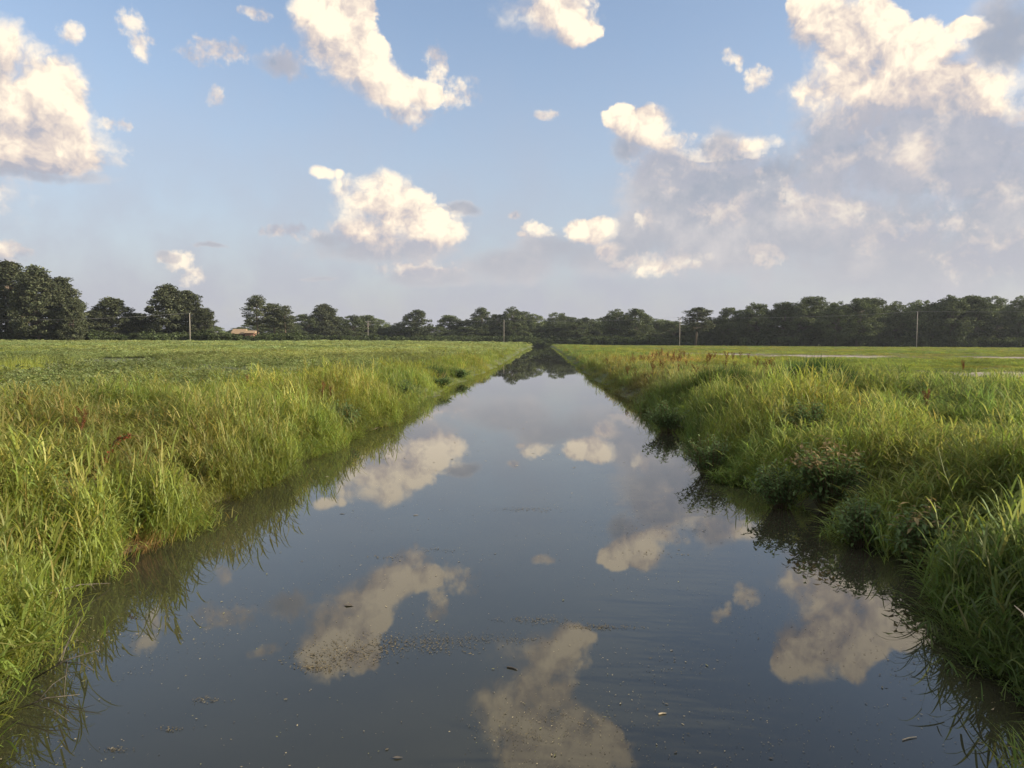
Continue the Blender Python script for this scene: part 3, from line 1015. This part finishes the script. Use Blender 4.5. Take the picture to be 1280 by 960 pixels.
for kind, px, top, y, wd, lab in (
        ('pale', 275, 408, 250, 30, "low pale bushy tree between the layered pines and the house"),
        ('oak', 181, 400, 300, 50, "low dark tree filling the gap between two pine clumps"),
        ('oak', 102, 410, 300, 30, "low dark tree in the gap behind the left pine stand"),
        ('oak', 316, 401, 372, 34, "low dark tree showing between the house and the slender open pine"),
        ('oak', 338, 399, 378, 36, "dark tree behind the bare trunks of the open pines"),
        ('oak', 358, 397, 385, 36, "dark spreading tree behind the shortest open pine"),
        ('round', 300, 408, 345, 30, "small dark tree behind the roofs of the house"),
        ('oak', 379, 391, 400, 46, "rounded broadleaf tree next to the open pines"),
        ('pine', 403, 381, 405, 40, "narrow peaked pine standing above its broadleaf neighbours"),
        ('round', 424, 394, 410, 30, "dark tree tucked against the narrow peaked pine"),
        ('round', 441, 392, 415, 28, "round tree just before the pole with the crossarm"),
        ('tall', 457, 391, 430, 28, "round headed tree behind the pole with the crossarm"),
        ('pale', 476, 397, 450, 40, "lighter green tree beyond the pole with the crossarm"),
        ('oak', 497, 402, 440, 34, "low tree in the dip before the dome shaped tree"),
        ('tall', 522, 386, 435, 36, "tall dome shaped broadleaf tree above the low treeline"),
        ('oak', 541, 407, 440, 36, "lowest tree in the dip after the dome shaped tree"),
        ('tall', 563, 391, 450, 30, "narrow round tree standing alone before the ditch end pole"),
        ('oak', 584, 398, 450, 36, "sloping tree between the narrow round tree and the ditch end pole"),
        ('tall', 602, 383, 445, 30, "tall pointed tree just before the ditch end pole"),
        ('round', 621, 391, 440, 32, "dark round tree directly behind the ditch end pole"),
        ('oak', 637, 382, 440, 36, "high broad tree right of the ditch end pole"),
        ('oak', 654, 387, 445, 36, "dark tree over the far end of the ditch"),
        ('pale', 673, 391, 450, 40, "lighter tree over the far end of the ditch"),
        ('pale', 694, 389, 455, 40, "pale broad tree just beyond the ditch head"),
        ('oak', 712, 394, 450, 36, "dark low tree beyond the ditch head"),
        ('round', 731, 395, 440, 34, "small round tree in the dip after the ditch head"),
        ('pale', 745, 397, 620, 34, "distant pale tree seen through the first dip"),
        ('oak', 767, 385, 400, 42, "dark dome tree beginning the second clump after the ditch"),
        ('round', 798, 384, 395, 40, "double crowned tree ending the second clump after the ditch"),
        ('oak', 782, 395, 405, 40, "lower tree between the dome and the double crowned tree"),
        ('pale', 818, 396, 620, 36, "distant pale tree in the dip before the second pole"),
        ('pale', 832, 398, 600, 36, "far grey green tree behind the second pole"),
        ('oak', 844, 400, 370, 40, "low dark tree close behind the second pole"),
        ('oak', 889, 396, 360, 40, "low dark tree under the flat topped pine"),
        ('oak', 909, 382, 355, 36, "bushy tree with a ragged top after the flat topped pine"),
        ('round', 931, 384, 360, 36, "tree with a pale side next to the ragged bushy tree"),
        ('oak', 948, 376, 352, 44, "broad tree with sky gaps where the tall treeline begins"),
        ('tall', 978, 373, 350, 36, "upright tree with loose sky gaps in the tall treeline"),
        ('oak', 1000, 374, 346, 44, "dense dark tree before the highest tree of the treeline"),
        ('oak', 1021, 367, 348, 50, "highest rounded tree in the middle of the tall treeline")):
    tree(kind, px, top, y, wd, lab)
for i, (px, top) in enumerate(((1046, 374), (1072, 372), (1095, 371), (1121, 373), (1143, 370), (1166, 374), (1191, 368), (1226, 366), (1208, 372), (1252, 370), (1277, 371), (1302, 372), (1330, 370), (1362, 373), (1395, 370), (1428, 372))):
    tree(('oak', 'round', 'tall', 'oak', 'pale')[i % 5], px, top + random.uniform(-3, 4), 335 + random.uniform(-12, 12), 46, "dark broadleaf tree merged into the tall continuous treeline past the highest tree", "broadleaf trees of the tall continuous treeline")
# second rank, filling the gaps between the crowns
for i, px in enumerate(list(range(860, 1440, 21)) + list(range(380, 860, 20))):
    right = px > 850
    base_top = np.interp(px, [370, 420, 500, 540, 590, 640, 740, 790, 850, 950, 1020, 1350], [403, 404, 409, 413, 406, 398, 403, 398, 405, 389, 382, 379])
    tree('oak' if i % 2 else 'round', px + random.uniform(-5, 5), base_top + random.uniform(-2, 3), (355 if right else 430) + random.uniform(5, 25), 46,
         "dark tree of the second rank showing between the crowns of the treeline", "second rank trees between the treeline crowns")

# brushy hem of the treeline
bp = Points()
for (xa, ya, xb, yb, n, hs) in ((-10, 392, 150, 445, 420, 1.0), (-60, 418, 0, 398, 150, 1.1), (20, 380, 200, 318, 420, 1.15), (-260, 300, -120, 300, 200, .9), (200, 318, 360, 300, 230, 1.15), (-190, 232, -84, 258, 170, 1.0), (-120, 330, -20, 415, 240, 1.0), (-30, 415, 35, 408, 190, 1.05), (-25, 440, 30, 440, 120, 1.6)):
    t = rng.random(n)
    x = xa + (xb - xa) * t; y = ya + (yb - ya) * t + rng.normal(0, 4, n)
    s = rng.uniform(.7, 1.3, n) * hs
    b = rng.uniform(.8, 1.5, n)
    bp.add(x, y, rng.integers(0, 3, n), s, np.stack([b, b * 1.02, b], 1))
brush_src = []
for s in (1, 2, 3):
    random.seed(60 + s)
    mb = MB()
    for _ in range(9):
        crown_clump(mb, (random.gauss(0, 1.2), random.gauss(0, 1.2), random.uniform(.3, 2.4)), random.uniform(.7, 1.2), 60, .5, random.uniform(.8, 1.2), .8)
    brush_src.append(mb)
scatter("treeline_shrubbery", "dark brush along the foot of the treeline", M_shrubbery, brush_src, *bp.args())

# ------------------------------------------------------------------ poles, wires, buildings
pole_tops = []


def utility_pole(px, top, y, label, arm=False):
    p = at_y(px, top, y)
    z0 = gz(p.x, p.y)
    H = p.z - z0
    t = thing('utility_pole', label, 'pole', (p.x, p.y, z0), 0.15)
    m = MB(); m.tube([(0, 0, -.8), (0, 0, H * .5), (0, 0, H)], [.13, .11, .09], 10); m.build('shaft', M_pole, t, True)
    if arm:
        a = MB(); a.box((0, 0, H - .5), (2.6, .12, .14)); a.build('crossarm', M_pole, t)
        for q in (-1.15, 1.15):
            i = MB(); i.tube([(q, 0, H - .43), (q, 0, H - .2)], [.06, .045], 8); i.build('insulator', M_metal, t)
    else:
        i = MB(); i.tube([(0, 0, H), (0, 0, H + .22)], [.06, .04], 8); i.build('insulator', M_metal, t)
    top_p = Vector((p.x, p.y, z0 + H + (.2 if not arm else -.2)))
    pole_tops.append(top_p)
    return top_p


P1 = utility_pole(1147, 390, 280, "pale utility pole standing before the tall dark treeline, farthest from the ditch")
P2 = utility_pole(850, 397, 335, "pale bare utility pole near the flat topped pine")
P3 = utility_pole(630, 400, 375, "thin utility pole by the far end of the ditch")
P4 = utility_pole(460, 401, 392, "utility pole with a wide crossarm before the far trees", True)
P5 = utility_pole(237, 392, 235, "pale utility pole in front of the layered pines")


def wire(a, b, sag, label, r=0.022):
    pts = []
    for i in range(17):
        t = i / 16
        p = a.lerp(b, t); p.z -= sag * 4 * t * (1 - t); pts.append(p)
    m = MB(); m.tube(pts, [r] * 17, 4)
    tag(m.build('power_line', M_wire), label, 'cable')


wire(P1, P2, 1.1, "thin wire sagging between the two poles right of the ditch".replace(" right of the ditch", " before the tall treeline"))
wire(P1, P1 + (P1 - P2) * 1.1, 1.1, "thin wire running from the outermost pole out of the picture")
wire(P2, P3, 1.2, "thin wire from the bare pole to the ditch end pole")
wire(P3, P4, 1.1, "thin wire from the ditch end pole to the crossarm pole")
far_left = at_y(-60, 399, 222)
wire(P5, far_left, 1.0, "thin wire crossing in front of the left pine stand")

# small buildings between the trees at the far left
def building(name, label, px0, px1, top, y, depth, mw, mr, cat, rise):
    a, b = at_y(px0, top, y), at_y(px1, top, y)
    w_ = b.x - a.x
    cx, cy = (a.x + b.x) / 2, y + depth / 2
    z0 = gz(cx, cy) - .2
    eave = (a.z - z0) - rise
    t = thing(name, label, cat, (cx, cy, z0))
    m = MB(); m.box((0, 0, eave / 2), (w_, depth, eave)); wl = m.build('wall', mw, t)
    m = MB()
    o_ = .5
    vs = [(-w_ / 2 - o_, -depth / 2 - o_, eave - .1), (w_ / 2 + o_, -depth / 2 - o_, eave - .1), (w_ / 2 + o_, depth / 2 + o_, eave - .1), (-w_ / 2 - o_, depth / 2 + o_, eave - .1), (-w_ / 2 - o_, 0, eave + rise), (w_ / 2 + o_, 0, eave + rise)]
    m.add(vs, [(0, 1, 5, 4), (2, 3, 4, 5), (0, 4, 3), (1, 2, 5), (0, 3, 2, 1)]); m.build('roof', mr, t)
    for q in (-.3, .32):
        m = MB(); m.box((w_ * q, -depth / 2 - .02, eave * .55), (1.2, .08, 1.2)); wn_ = m.build('window', M_glass, t)
        m = MB(); m.box((w_ * q, -depth / 2 - .05, eave * .55 - .68), (1.4, .16, .1)); m.build('sill', M_white, wn_)
    m = MB(); m.box((0, -depth / 2 - .03, 1.15), (1.0, .08, 2.1)); dr = m.build('door', M_white, t)
    m = MB(); m.box((.36, -depth / 2 - .10, 1.1), (.12, .06, .05)); m.build('handle', M_metal, dr)


building('farm_house', "tan brick house with a pale tan roof seen between far trees", 289, 303, 411, 318, 7, M_brick, M_tanroof, 'house', 2.0)
building('farm_shed', "small red walled shed beside the tan roofed house", 306, 317, 413, 316, 5, M_redwall, M_tanroof, 'shed', 1.0)
for px, lab in ((361.5, "short white post at the edge of the far left field"), (365, "short dark post next to the white field post")):
    p = at_y(px, 424.5, 292); z0 = gz(p.x, p.y)
    t = thing('field_post', lab, 'post', (p.x, p.y, z0))
    m = MB(); m.tube([(0, 0, -.3), (0, 0, 1.3)], [.16, .15], 8); m.build('shaft', M_white if 'white' in lab else M_bark, t, True)
    m = MB(); m.tube([(0, 0, 1.3), (0, 0, 1.42)], [.19, .1], 8); m.build('cap', M_metal, t, True)

# ------------------------------------------------------------------ single plants that stand out
def on_ground(px, py, y):
    p = at_y(px, py, y)
    return p.x, y, gz(p.x, y)


def dock(name, label, cat, x, y, h, lean=0.15, az=0.0, group=None, mat=None, mats=None):
    """curly dock gone to seed: stem, leaves and a rough brown seed spike"""
    t = thing(name, label, cat, (x, y, gz(x, y)), az, group)
    return t


def dock_meshes(seed, h=1.0, lean=0.12, branches=4):
    random.seed(seed)
    st, lf = MB(), MB()
    spikes = []
    top = Vector((lean * h, 0, h))
    st.tube([(0, 0, -.05), (lean * h * .4, 0, h * .5), top], [.008, .006, .003], 6)
    ends = [(Vector((lean * h * .5, 0, h * .5)), top)]
    for k in range(branches):
        z = h * random.uniform(.45, .75)
        b = Vector((lean * z, 0, z)); a = random.uniform(0, 6.28)
        e = b + Vector((math.cos(a) * .13, math.sin(a) * .13, random.uniform(.2, .32))) * h
        st.tube([b, e], [.005, .002], 5); ends.append((b, e))
    for b, e in ends:
        sd_ = MB(); spikes.append(sd_)
        sd_.tube([b.lerp(e, .12), e], [.006, .003], 4)
        for j in range(60):
            p = b.lerp(e, 0.15 + .85 * random.random())
            a = random.uniform(0, 6.28); r = .028 * random.random() ** .5
            leaf_quad(sd_, p + Vector((math.cos(a) * r, math.sin(a) * r, random.gauss(0, .01))), a, random.uniform(-.6, .9), .03, .028, np.array([1, 1, 1]) * random.uniform(.6, 1.4))
    for k in range(5):
        ribbon(lf, (0, 0, random.uniform(0, .2) * h), random.uniform(0, 6.28), h * random.uniform(.3, .5), .05, .5, 1.2, 5, hue(.3))
    return [('stem', st.mesh('stem', M_stem, True)), ('leaf', lf.mesh('leaf', M_blade))] + [('seed_head', q.mesh('seed_head', M_dock)) for q in spikes]


DOCK = [dock_meshes(s, 1.0, random.uniform(.05, .25)) for s in (31, 32, 33)]


def plant(name, label, cat, parts, loc, rz=0, scale=1.0, group=None):
    t = thing(name, label, cat, loc, rz, group)
    t.scale = (scale, scale, scale) if not isinstance(scale, tuple) else scale
    for nm, me_ in parts:
        link_mesh(nm, me_, t)
    return t


random.seed(5)
nd = 0
for i in range(84):
    y = random.uniform(27, 66)
    if i < 62:
        px = random.choice((random.gauss(790, 22), random.gauss(840, 25), random.gauss(770, 30), random.gauss(905, 40)))
    else:
        px = random.uniform(725, 985)
    x = (px - 678) / F * y
    if x < float(x_right(y)) + .8: continue
    d_ = DOCK[i % 3]
    plant('dock_plant', "reddish brown dock stalk gone to seed in the rusty weed patch beside the ditch", 'plant', d_, (x, y, gz(x, y)), random.uniform(0, 6.28), random.uniform(.75, 1.25), "brown dock stalks in the rusty patch")
for px, y, sc, lab in ((903, 24, .95, "brown dock stalk on the near bank side of the dark sedge clumps"), (938, 23, .9, "brown dock stalk standing in front of the larger dark sedge clump"), (1190, 36, 1.0, "rusty dock stalk near the pale bare patch of the wet field"),
                       (400, 23.5, .85, "dark bent dock seed stalk at the edge of the crop beside the left bank"), (412, 24, .7, "short dark dock stalk beside the bent one at the crop edge"), (6, 14, .9, "dark dock stalk at the left border of the picture".replace(" of the picture", " among tall bank grass")),
                       (300, 26, .7, "small brown dock stalk rising at the near edge of the soybean field"), (82, 13, .8, "brown dock stalk half hidden in tall grass of the left bank"), (1145, 17, .8, "brown dock stalk behind the lower leafy shrub")):
    x = (px - 678) / F * y
    plant('dock_plant', lab, 'plant', DOCK[int(px) % 3], (x, y, gz(x, y)), random.uniform(0, 6.28), sc)

# dark sedge clumps
def sedge(label, px, y, width, h, n, seed, tone):
    random.seed(seed)
    x = (px - 678) / F * y
    x = min(x, float(x_left(y)) - .8) if px < 678 else x
    t = thing('sedge_clump', label, 'plant', (x, y, gz(x, y)))
    a, b = MB(), MB()
    for i in range(n):
        r = width / 2 * random.random() ** .6; q = random.uniform(0, 6.28)
        rx, ry = r * math.cos(q), r * math.sin(q) * .6
        hh = h * random.uniform(.6, 1.08) * (1 - .35 * (r / (width / 2)) ** 2)
        ribbon(a, (rx, ry, -.05), q + random.gauss(0, .8), hh, random.uniform(.018, .034), abs(random.gauss(0, .22)), random.uniform(.1, .9), 5, hue(0, .2) * tone)
    for i in range(n // 12):
        r = width / 2 * random.random() ** .6; q = random.uniform(0, 6.28)
        ribbon(b, (r * math.cos(q), r * math.sin(q) * .6, -.05), q, h * random.uniform(.5, .8), .02, .2, .6, 5, hue(0, .2))
    a.build('blades', M_blade, t); b.build('dry_blades', M_straw, t)


sedge("wide dark green sedge clump standing highest in the right bank weeds", 1012, 27.5, 3.0, 1.5, 2600, 71, np.array([.20, .30, .40]))
sedge("smaller olive sedge clump beside the wide dark one", 905, 29.5, 2.3, 1.3, 1900, 72, np.array([.36, .42, .45]))
sedge("small dark bushy clump on the left bank near the crop", 558, 46, 1.5, 1.2, 900, 73, np.array([.2, .3, .4]))


# leafy shrubs on the right bank
def leafy_shrub(label, px, y, width, h, n, leaf, seed, lx=0.0, red=True, name='leafy_shrub', cat='shrub'):
    random.seed(seed)
    x = (px - 678) / F * y
    if px < 678:
        x = float(x_left(y)) - width * .22
    t = thing(name, label, cat, (x, y, max(gz(x, y), .02)))
    st, lf, rf = MB(), MB(), MB()
    for i in range(n):
        a = random.uniform(0, 6.28); r = width / 2 * random.random() ** .6
        tip = Vector((r * math.cos(a) + lx, r * math.sin(a) * .7, h * random.uniform(.55, 1.05) * (1 - .3 * (r / (width / 2)) ** 2)))
        b = Vector((r * .25 * math.cos(a), r * .25 * math.sin(a), -.05))
        m = (b + tip) / 2 + Vector((0, 0, .1))
        st.tube([b, m, tip], [.007, .005, .002], 5)
        la = random.random() * 6
        for j in range(20):
            q = .22 + .78 * j / 19
            p = b.lerp(m, q * 2) if q < .5 else m.lerp(tip, q * 2 - 1)
            la += 2.4
            top_leaf = red and q > .84 and p.z > h * .6 and random.random() < .7
            c = np.array([1, 1, 1]) * random.uniform(.7, 1.3)
            leaf_quad(rf if top_leaf else lf, p, la, random.uniform(-.7, .3), leaf * random.uniform(.7, 1.2), leaf * .46, c * (np.array([1, 1, 1]) if top_leaf else np.array([.8, .95, 1.0])), .18)
    st.build('stems', M_stem, t, True)
    lf.build('foliage', M_dark_leaf, t)
    if red:
        rf.build('reddish_leaves', M_redleaf, t)


M_redleaf = leaf_material("reddish leaf", (0.20, 0.155, 0.075), (0.22, 0.16, 0.06), 0.3, 0.04, 0.4, vary=0.05)
leafy_shrub("tall leafy shrub with reddish top leaves on the right bank", 1036, 12.8, 1.5, 1.15, 60, .14, 81, -.1)
leafy_shrub("lower leafy shrub nearest the camera on the right bank slope", 1155, 9.6, 1.0, .85, 40, .12, 82, -.08)
for px, y, wd_, h_, n_, lf_, sd2, lab in (
        (888, 16.2, 1.3, .85, 60, .09, 84, "rounded bushy green weed at the waterline before the tall reddish shrub"),
        (975, 13.0, 1.2, .8, 55, .10, 85, "bushy weed leaning over the water just left of the tall reddish shrub".replace("just left of", "beside the foot of")),
        (835, 24.0, 1.6, .95, 60, .12, 86, "dark rounded weed bush bulging over the far right waterline".replace("far right", "distant right bank")),
        (1075, 10.6, 1.0, .7, 50, .09, 87, "low spreading weed at the waterline between the two leafy shrubs"),
        (1010, 16.5, 1.2, .8, 50, .10, 88, "green weed bush standing behind the tall reddish shrub"),
        (440, 22.5, 1.5, 1.0, 60, .12, 92, "dark bushy weed overhanging the water at the biggest bulge of the left bank"),
        (510, 34.0, 1.6, 1.0, 60, .14, 93, "rounded dark weed bush on the left bank between the bulge and the dark bushy clump"),
        (545, 43.0, 1.8, .8, 60, .16, 94, "low dark weed bush at the left waterline below the dark bushy clump"),
        (575, 53.0, 2.2, .8, 60, .2, 95, "farthest weed bush along the left waterline where the ditch narrows"),
        (1235, 8.0, 1.0, .75, 50, .085, 90, "fine leaved bushy weed beside the water below the lower leafy shrub")):
    leafy_shrub(lab, px, y, wd_, h_, n_, lf_, sd2, -.08, False, 'weed_bush', 'weed')

# stray stems
def stalk(name, label, cat, pts, radii, mat, leaves=(), part='stem', leaf_part='leaf', leaf_mat=None):
    o = Vector(pts[0])
    t = thing(name, label, cat, o)
    m = MB(); m.tube([Vector(p) - o for p in pts], radii, 6); m.build(part, mat, t, True)
    for L in leaves:
        m = MB()
        ribbon(m, Vector(L[0]) - o, *L[1:], color=hue(0, .1) * 1.2)
        m.build(leaf_part, leaf_mat or M_blade, t)
    return t


def px_pts(lst):
    return [at_y(a, b, c) for a, b, c in lst]


# bent rusty stalk on the left bank
pts = px_pts([(122, 610, 11.2), (131, 578, 11.2), (143, 552, 11.15), (160, 543, 11.1), (176, 546, 11.0)])
o = pts[0]
t = thing('bent_stalk', "rusty red seed stalk bent over above the left bank grass", 'plant', o)
m = MB(); m.tube([p - o for p in pts], [.010, .009, .008, .006, .003], 6); m.build('stem', M_stem, t, True)
m = MB(); random.seed(6)
for i in range(150):
    q = random.random() * 3.2; k = min(int(q) + 0, 3); p = pts[k].lerp(pts[k + 1], q - k) - o
    a_ = random.uniform(0, 6.28)
    leaf_quad(m, p + Vector((random.gauss(0, .02), random.gauss(0, .02), random.gauss(0, .02))), a_, random.uniform(-1, .6), .045, .028, np.array([1.1, .8, .8]) * random.uniform(.6, 1.3))
m.build('seed_head', M_dock, t)

# dry tuft at the water's edge of the left bank
random.seed(8)
p = at_y(143, 708, 9.9)
t = thing('dry_grass_tuft', "orange dried grass tuft hanging at the left waterline", 'grass tuft', (DRY_X, DRY_Y, .04))
m1, m2 = MB(), MB()
for i in range(150):
    ribbon(m1, (random.gauss(0, .15), random.gauss(0, .18), .0), random.gauss(-.4, 1.1), random.uniform(.25, .62), .007, random.uniform(.2, 1.0), random.uniform(.6, 1.6), 5, np.array([.95, .88, .80]) * random.uniform(.5, 1.1))
for i in range(60):
    leaf_quad(m2, (random.gauss(-.1, .18), random.gauss(0, .2), random.uniform(.35, .6)), random.uniform(0, 6.28), random.uniform(-.4, .4), .10, .03, hue(0, .2) * 1.3)
m1.build('dry_blades', M_straw, t); m2.build('yellow_leaves', M_blade, t)

# fallen twigs and reeds
def branchy(name, label, base, tips, mat, r=.006, seed=0):
    random.seed(seed)
    o = Vector(base)
    t = thing(name, label, 'branch', o)
    m = MB()
    main = Vector(tips[0]) - o
    m.tube([(0, 0, 0), main * .5 + Vector((0, 0, .04)), main], [r, r * .75, r * .3], 6)
    m.build('stem', mat, t, True)
    for q in tips[1:]:
        s = main * random.uniform(.25, .7) + Vector((0, 0, .02)); e = Vector(q) - o
        m = MB(); m.tube([s, (s + e) / 2 + Vector((0, 0, .03)), e], [r * .6, r * .45, r * .2], 5); m.build('twig', mat, t, True)
    return t


branchy('dead_branch', "dark leafless branch reaching over the water from the left bank", at_y(40, 850, 5.9), px_pts([(125, 812, 6.0), (104, 770, 6.3), (118, 838, 5.9), (88, 800, 6.2), (80, 872, 5.6)]), M_twig, .007, 3)
branchy('dead_branch', "lower dark branch dipping into the water under the left bank", at_y(15, 890, 5.4), px_pts([(100, 868, 5.5), (86, 842, 5.6), (92, 905, 5.35)]), M_twig, .006, 4)
branchy('broken_reed', "pale broken reed lying low over the water in the left corner", at_y(-15, 938, 5.0), px_pts([(64, 925, 5.2), (40, 921, 5.2)]), M_pale, .008, 5)
branchy('broken_reed', "brown broken reed lying across the left bank grass", at_y(60, 742, 7.6), px_pts([(138, 729, 8.4), (120, 738, 8.2)]), M_twig, .007, 6)
branchy('pale_twig', "pale bare twig sticking out at the right border", at_y(1290, 790, 5.6), px_pts([(1268, 757, 5.8), (1276, 770, 5.75)]), M_pale, .009, 7)
stalk('tall_reed', "bright yellow green reed standing straight above the lower leafy shrub", 'plant', px_pts([(1192, 622, 9.6), (1180, 590, 9.65), (1172, 558, 9.7)]), [.010, .008, .003], M_green_stem,
      [(at_y(1185, 600, 9.6), 3.0, .35, .022, .7, 1.4), (at_y(1190, 612, 9.6), 0.4, .3, .02, .5, 1.2)])
stalk('tall_reed', "pale reed with a wide drooping leaf beside the lower leafy shrub", 'plant', px_pts([(1176, 680, 8.8), (1171, 650, 8.8), (1168, 628, 8.85)]), [.012, .010, .004], M_green_stem,
      [(at_y(1174, 665, 8.8), 0.2, .5, .026, .6, 1.5), (at_y(1170, 640, 8.8), 3.4, .4, .024, .5, 1.6)])

# clump in the bottom right corner
random.seed(17)
p = at_y(1285, 965, 4.9)
t = thing('grass_tuft', "pale green grass tuft in the bottom corner by the right waterline", 'grass tuft', (p.x + .1, 4.9, max(gz(p.x + .1, 4.9), 0.0)))
m1, m2 = MB(), MB()
for i in range(60):
    ribbon(m1, (random.gauss(0, .1), random.gauss(0, .1), -.05), random.gauss(3.0, 1.0), random.uniform(.3, .6), .016, random.uniform(.1, .7), random.uniform(.6, 1.6), 6, hue(0, .15) * 1.15)
for i in range(6):
    ribbon(m2, (random.gauss(0, .1), random.gauss(0, .1), -.05), random.gauss(3.0, 1.0), random.uniform(.3, .6), .012, random.uniform(.1, .7), random.uniform(.6, 1.6), 6, hue(0, .15))
m1.build('blades', M_blade, t); m2.build('dry_blades', M_straw, t)

# ------------------------------------------------------------------ bits floating on the ditch
random.seed(23)
fl = MB()


def fleck(x, y, L, W, c):
    if not (float(x_left(y)) + .1 < x < float(x_right(y)) - .1): return
    a = random.uniform(0, 6.28)
    ca, sa = math.cos(a), math.sin(a)
    k = random.randint(4, 6)
    vs = []
    for i in range(k):
        q = 6.283 * i / k; j = random.uniform(.6, 1.15)
        u, v = math.cos(q) * L * j / 2, math.sin(q) * W * j / 2
        vs.append((x + u * ca - v * sa, y + u * sa + v * ca, .005 + random.uniform(0, .004)))
    fl.add(vs, [tuple(range(k))], c)


def litter_col():
    return np.array(random.choice(((1, 1, 1), (.7, .7, .6), (.45, .42, .35), (1.5, 1.45, 1.3), (.8, .9, .5)))) * random.uniform(.7, 1.2)


pat = lambda x, y, s, sd: float(value_noise(np.array([x]), np.array([y]), s, sd)[0])
N_ = 0
while N_ < 9500:
    y = 3.6 + 13 * random.random() ** 2.0
    x = random.uniform(-6, 5)
    if random.random() > (0.10 + 1.2 * max(0, pat(x, y, 1.1, 61) - .35) * (1.3 if y < 7.5 else .5)): continue
    L = random.uniform(.006, .022) if random.random() < .97 else random.uniform(.025, .05)
    fleck(x, y, L, L * random.uniform(.15, .5), litter_col() * .75); N_ += 1
for i in range(260):
    y = random.uniform(12, 45); x = random.uniform(-6, 4)
    if pat(x, y, 3.0, 63) < .55: continue
    fleck(x, y, random.uniform(.03, .14), random.uniform(.02, .05), litter_col() * .7)


def raft(px, py, wx, wy, n, smax=.04):
    """a thicker patch of drifting litter centred where the photograph shows it"""
    d_ = ray(px, py); q = -CAM_H / d_.z
    cx, cy = d_.x * q, d_.y * q
    for _ in range(n):
        fleck(cx + random.gauss(0, wx), cy + random.gauss(0, wy), random.uniform(.008, smax) * random.uniform(.5, 1), random.uniform(.003, smax * .3), np.array([.36, .33, .24]) * random.uniform(.5, 1.3))


for args in ((430, 818, .24, .11, 420, .05), (495, 806, .38, .12, 520, .05), (400, 834, .13, .06, 240, .05), (560, 796, .5, .10, 300, .03), (660, 637, .28, .10, 160, .06), (745, 784, .18, .035, 260), (672, 776, .2, .06, 200), (628, 800, .22, .05, 100), (560, 803, .25, .06, 110),
             (484, 697, .10, .05, 30, .07), (550, 688, .14, .06, 26, .08), (820, 692, .2, .12, 40, .08), (258, 876, .06, .03, 60), (215, 912, .06, .02, 40), (145, 938, .06, .02, 40), (690, 900, .3, .10, 160, .03), (655, 920, .16, .06, 100, .03),
             (835, 660, .6, .3, 40, .07), (1095, 830, .3, .3, 40, .05)):
    raft(*args)
o = tag(fl.build('floating_debris', M_debris), "brown and pale bits of plant litter drifting on the ditch water", None, None, 'stuff')
for px, py, L, W, lab in ((497, 948, .075, .018, "dark leaf floating on the pale cloud reflection"), (640, 836, .10, .012, "short stick floating above the pale cloud reflection"), (1137, 924, .13, .008, "thin pale stick floating near the right bank"),
                          (828, 893, .06, .012, "small pale stick floating past the cloud reflection"), (436, 757, .12, .05, "dark floating leaf among scattered flecks before the raft")):
    d_ = ray(px, py); q = -CAM_H / d_.z
    stick = 'stick' in lab
    m = MB()
    if stick:
        m.tube([(-L / 2, 0, 0), (0, .006, .001), (L / 2, 0, 0)], [W / 2, W / 2, W / 3], 6)
    else:
        leaf_quad(m, (-L / 2, 0, .002), 0, 0, L, W * 1.6, (.4, .36, .3), .05)
    ob = m.build('floating_stick' if stick else 'floating_leaf', M_pale if ('pale stick' in lab) else M_twig)
    ob.location = (d_.x * q, d_.y * q, .006); ob.rotation_euler = (0, 0, random.uniform(-.6, .6))
    tag(ob, lab, 'stick' if stick else 'leaf')

# ------------------------------------------------------------------ air
hm, ht_, hout = material("evening haze")
pv = ht_.new('ShaderNodeVolumePrincipled')
pv.inputs['Color'].default_value = (0.80, 0.89, 1.0, 1)
pv.inputs['Density'].default_value = 0.00009
pv.inputs['Anisotropy'].default_value = 0.2
hm.node_tree.links.new(pv.outputs[0], hout.inputs['Volume'])
hz = MB(); hz.box((0, 740, 17.0), (3100, 1640, 42.0))
tag(hz.build('haze', hm), "thin pale evening haze over the fields", None, None, 'stuff')
scene.cycles.volume_bounces = 0

scene.cycles.max_bounces = 8
scene.cycles.diffuse_bounces = 3
scene.cycles.glossy_bounces = 3
scene.cycles.transmission_bounces = 4
scene.cycles.transparent_max_bounces = 6
scene.cycles.caustics_reflective = False
scene.cycles.caustics_refractive = False
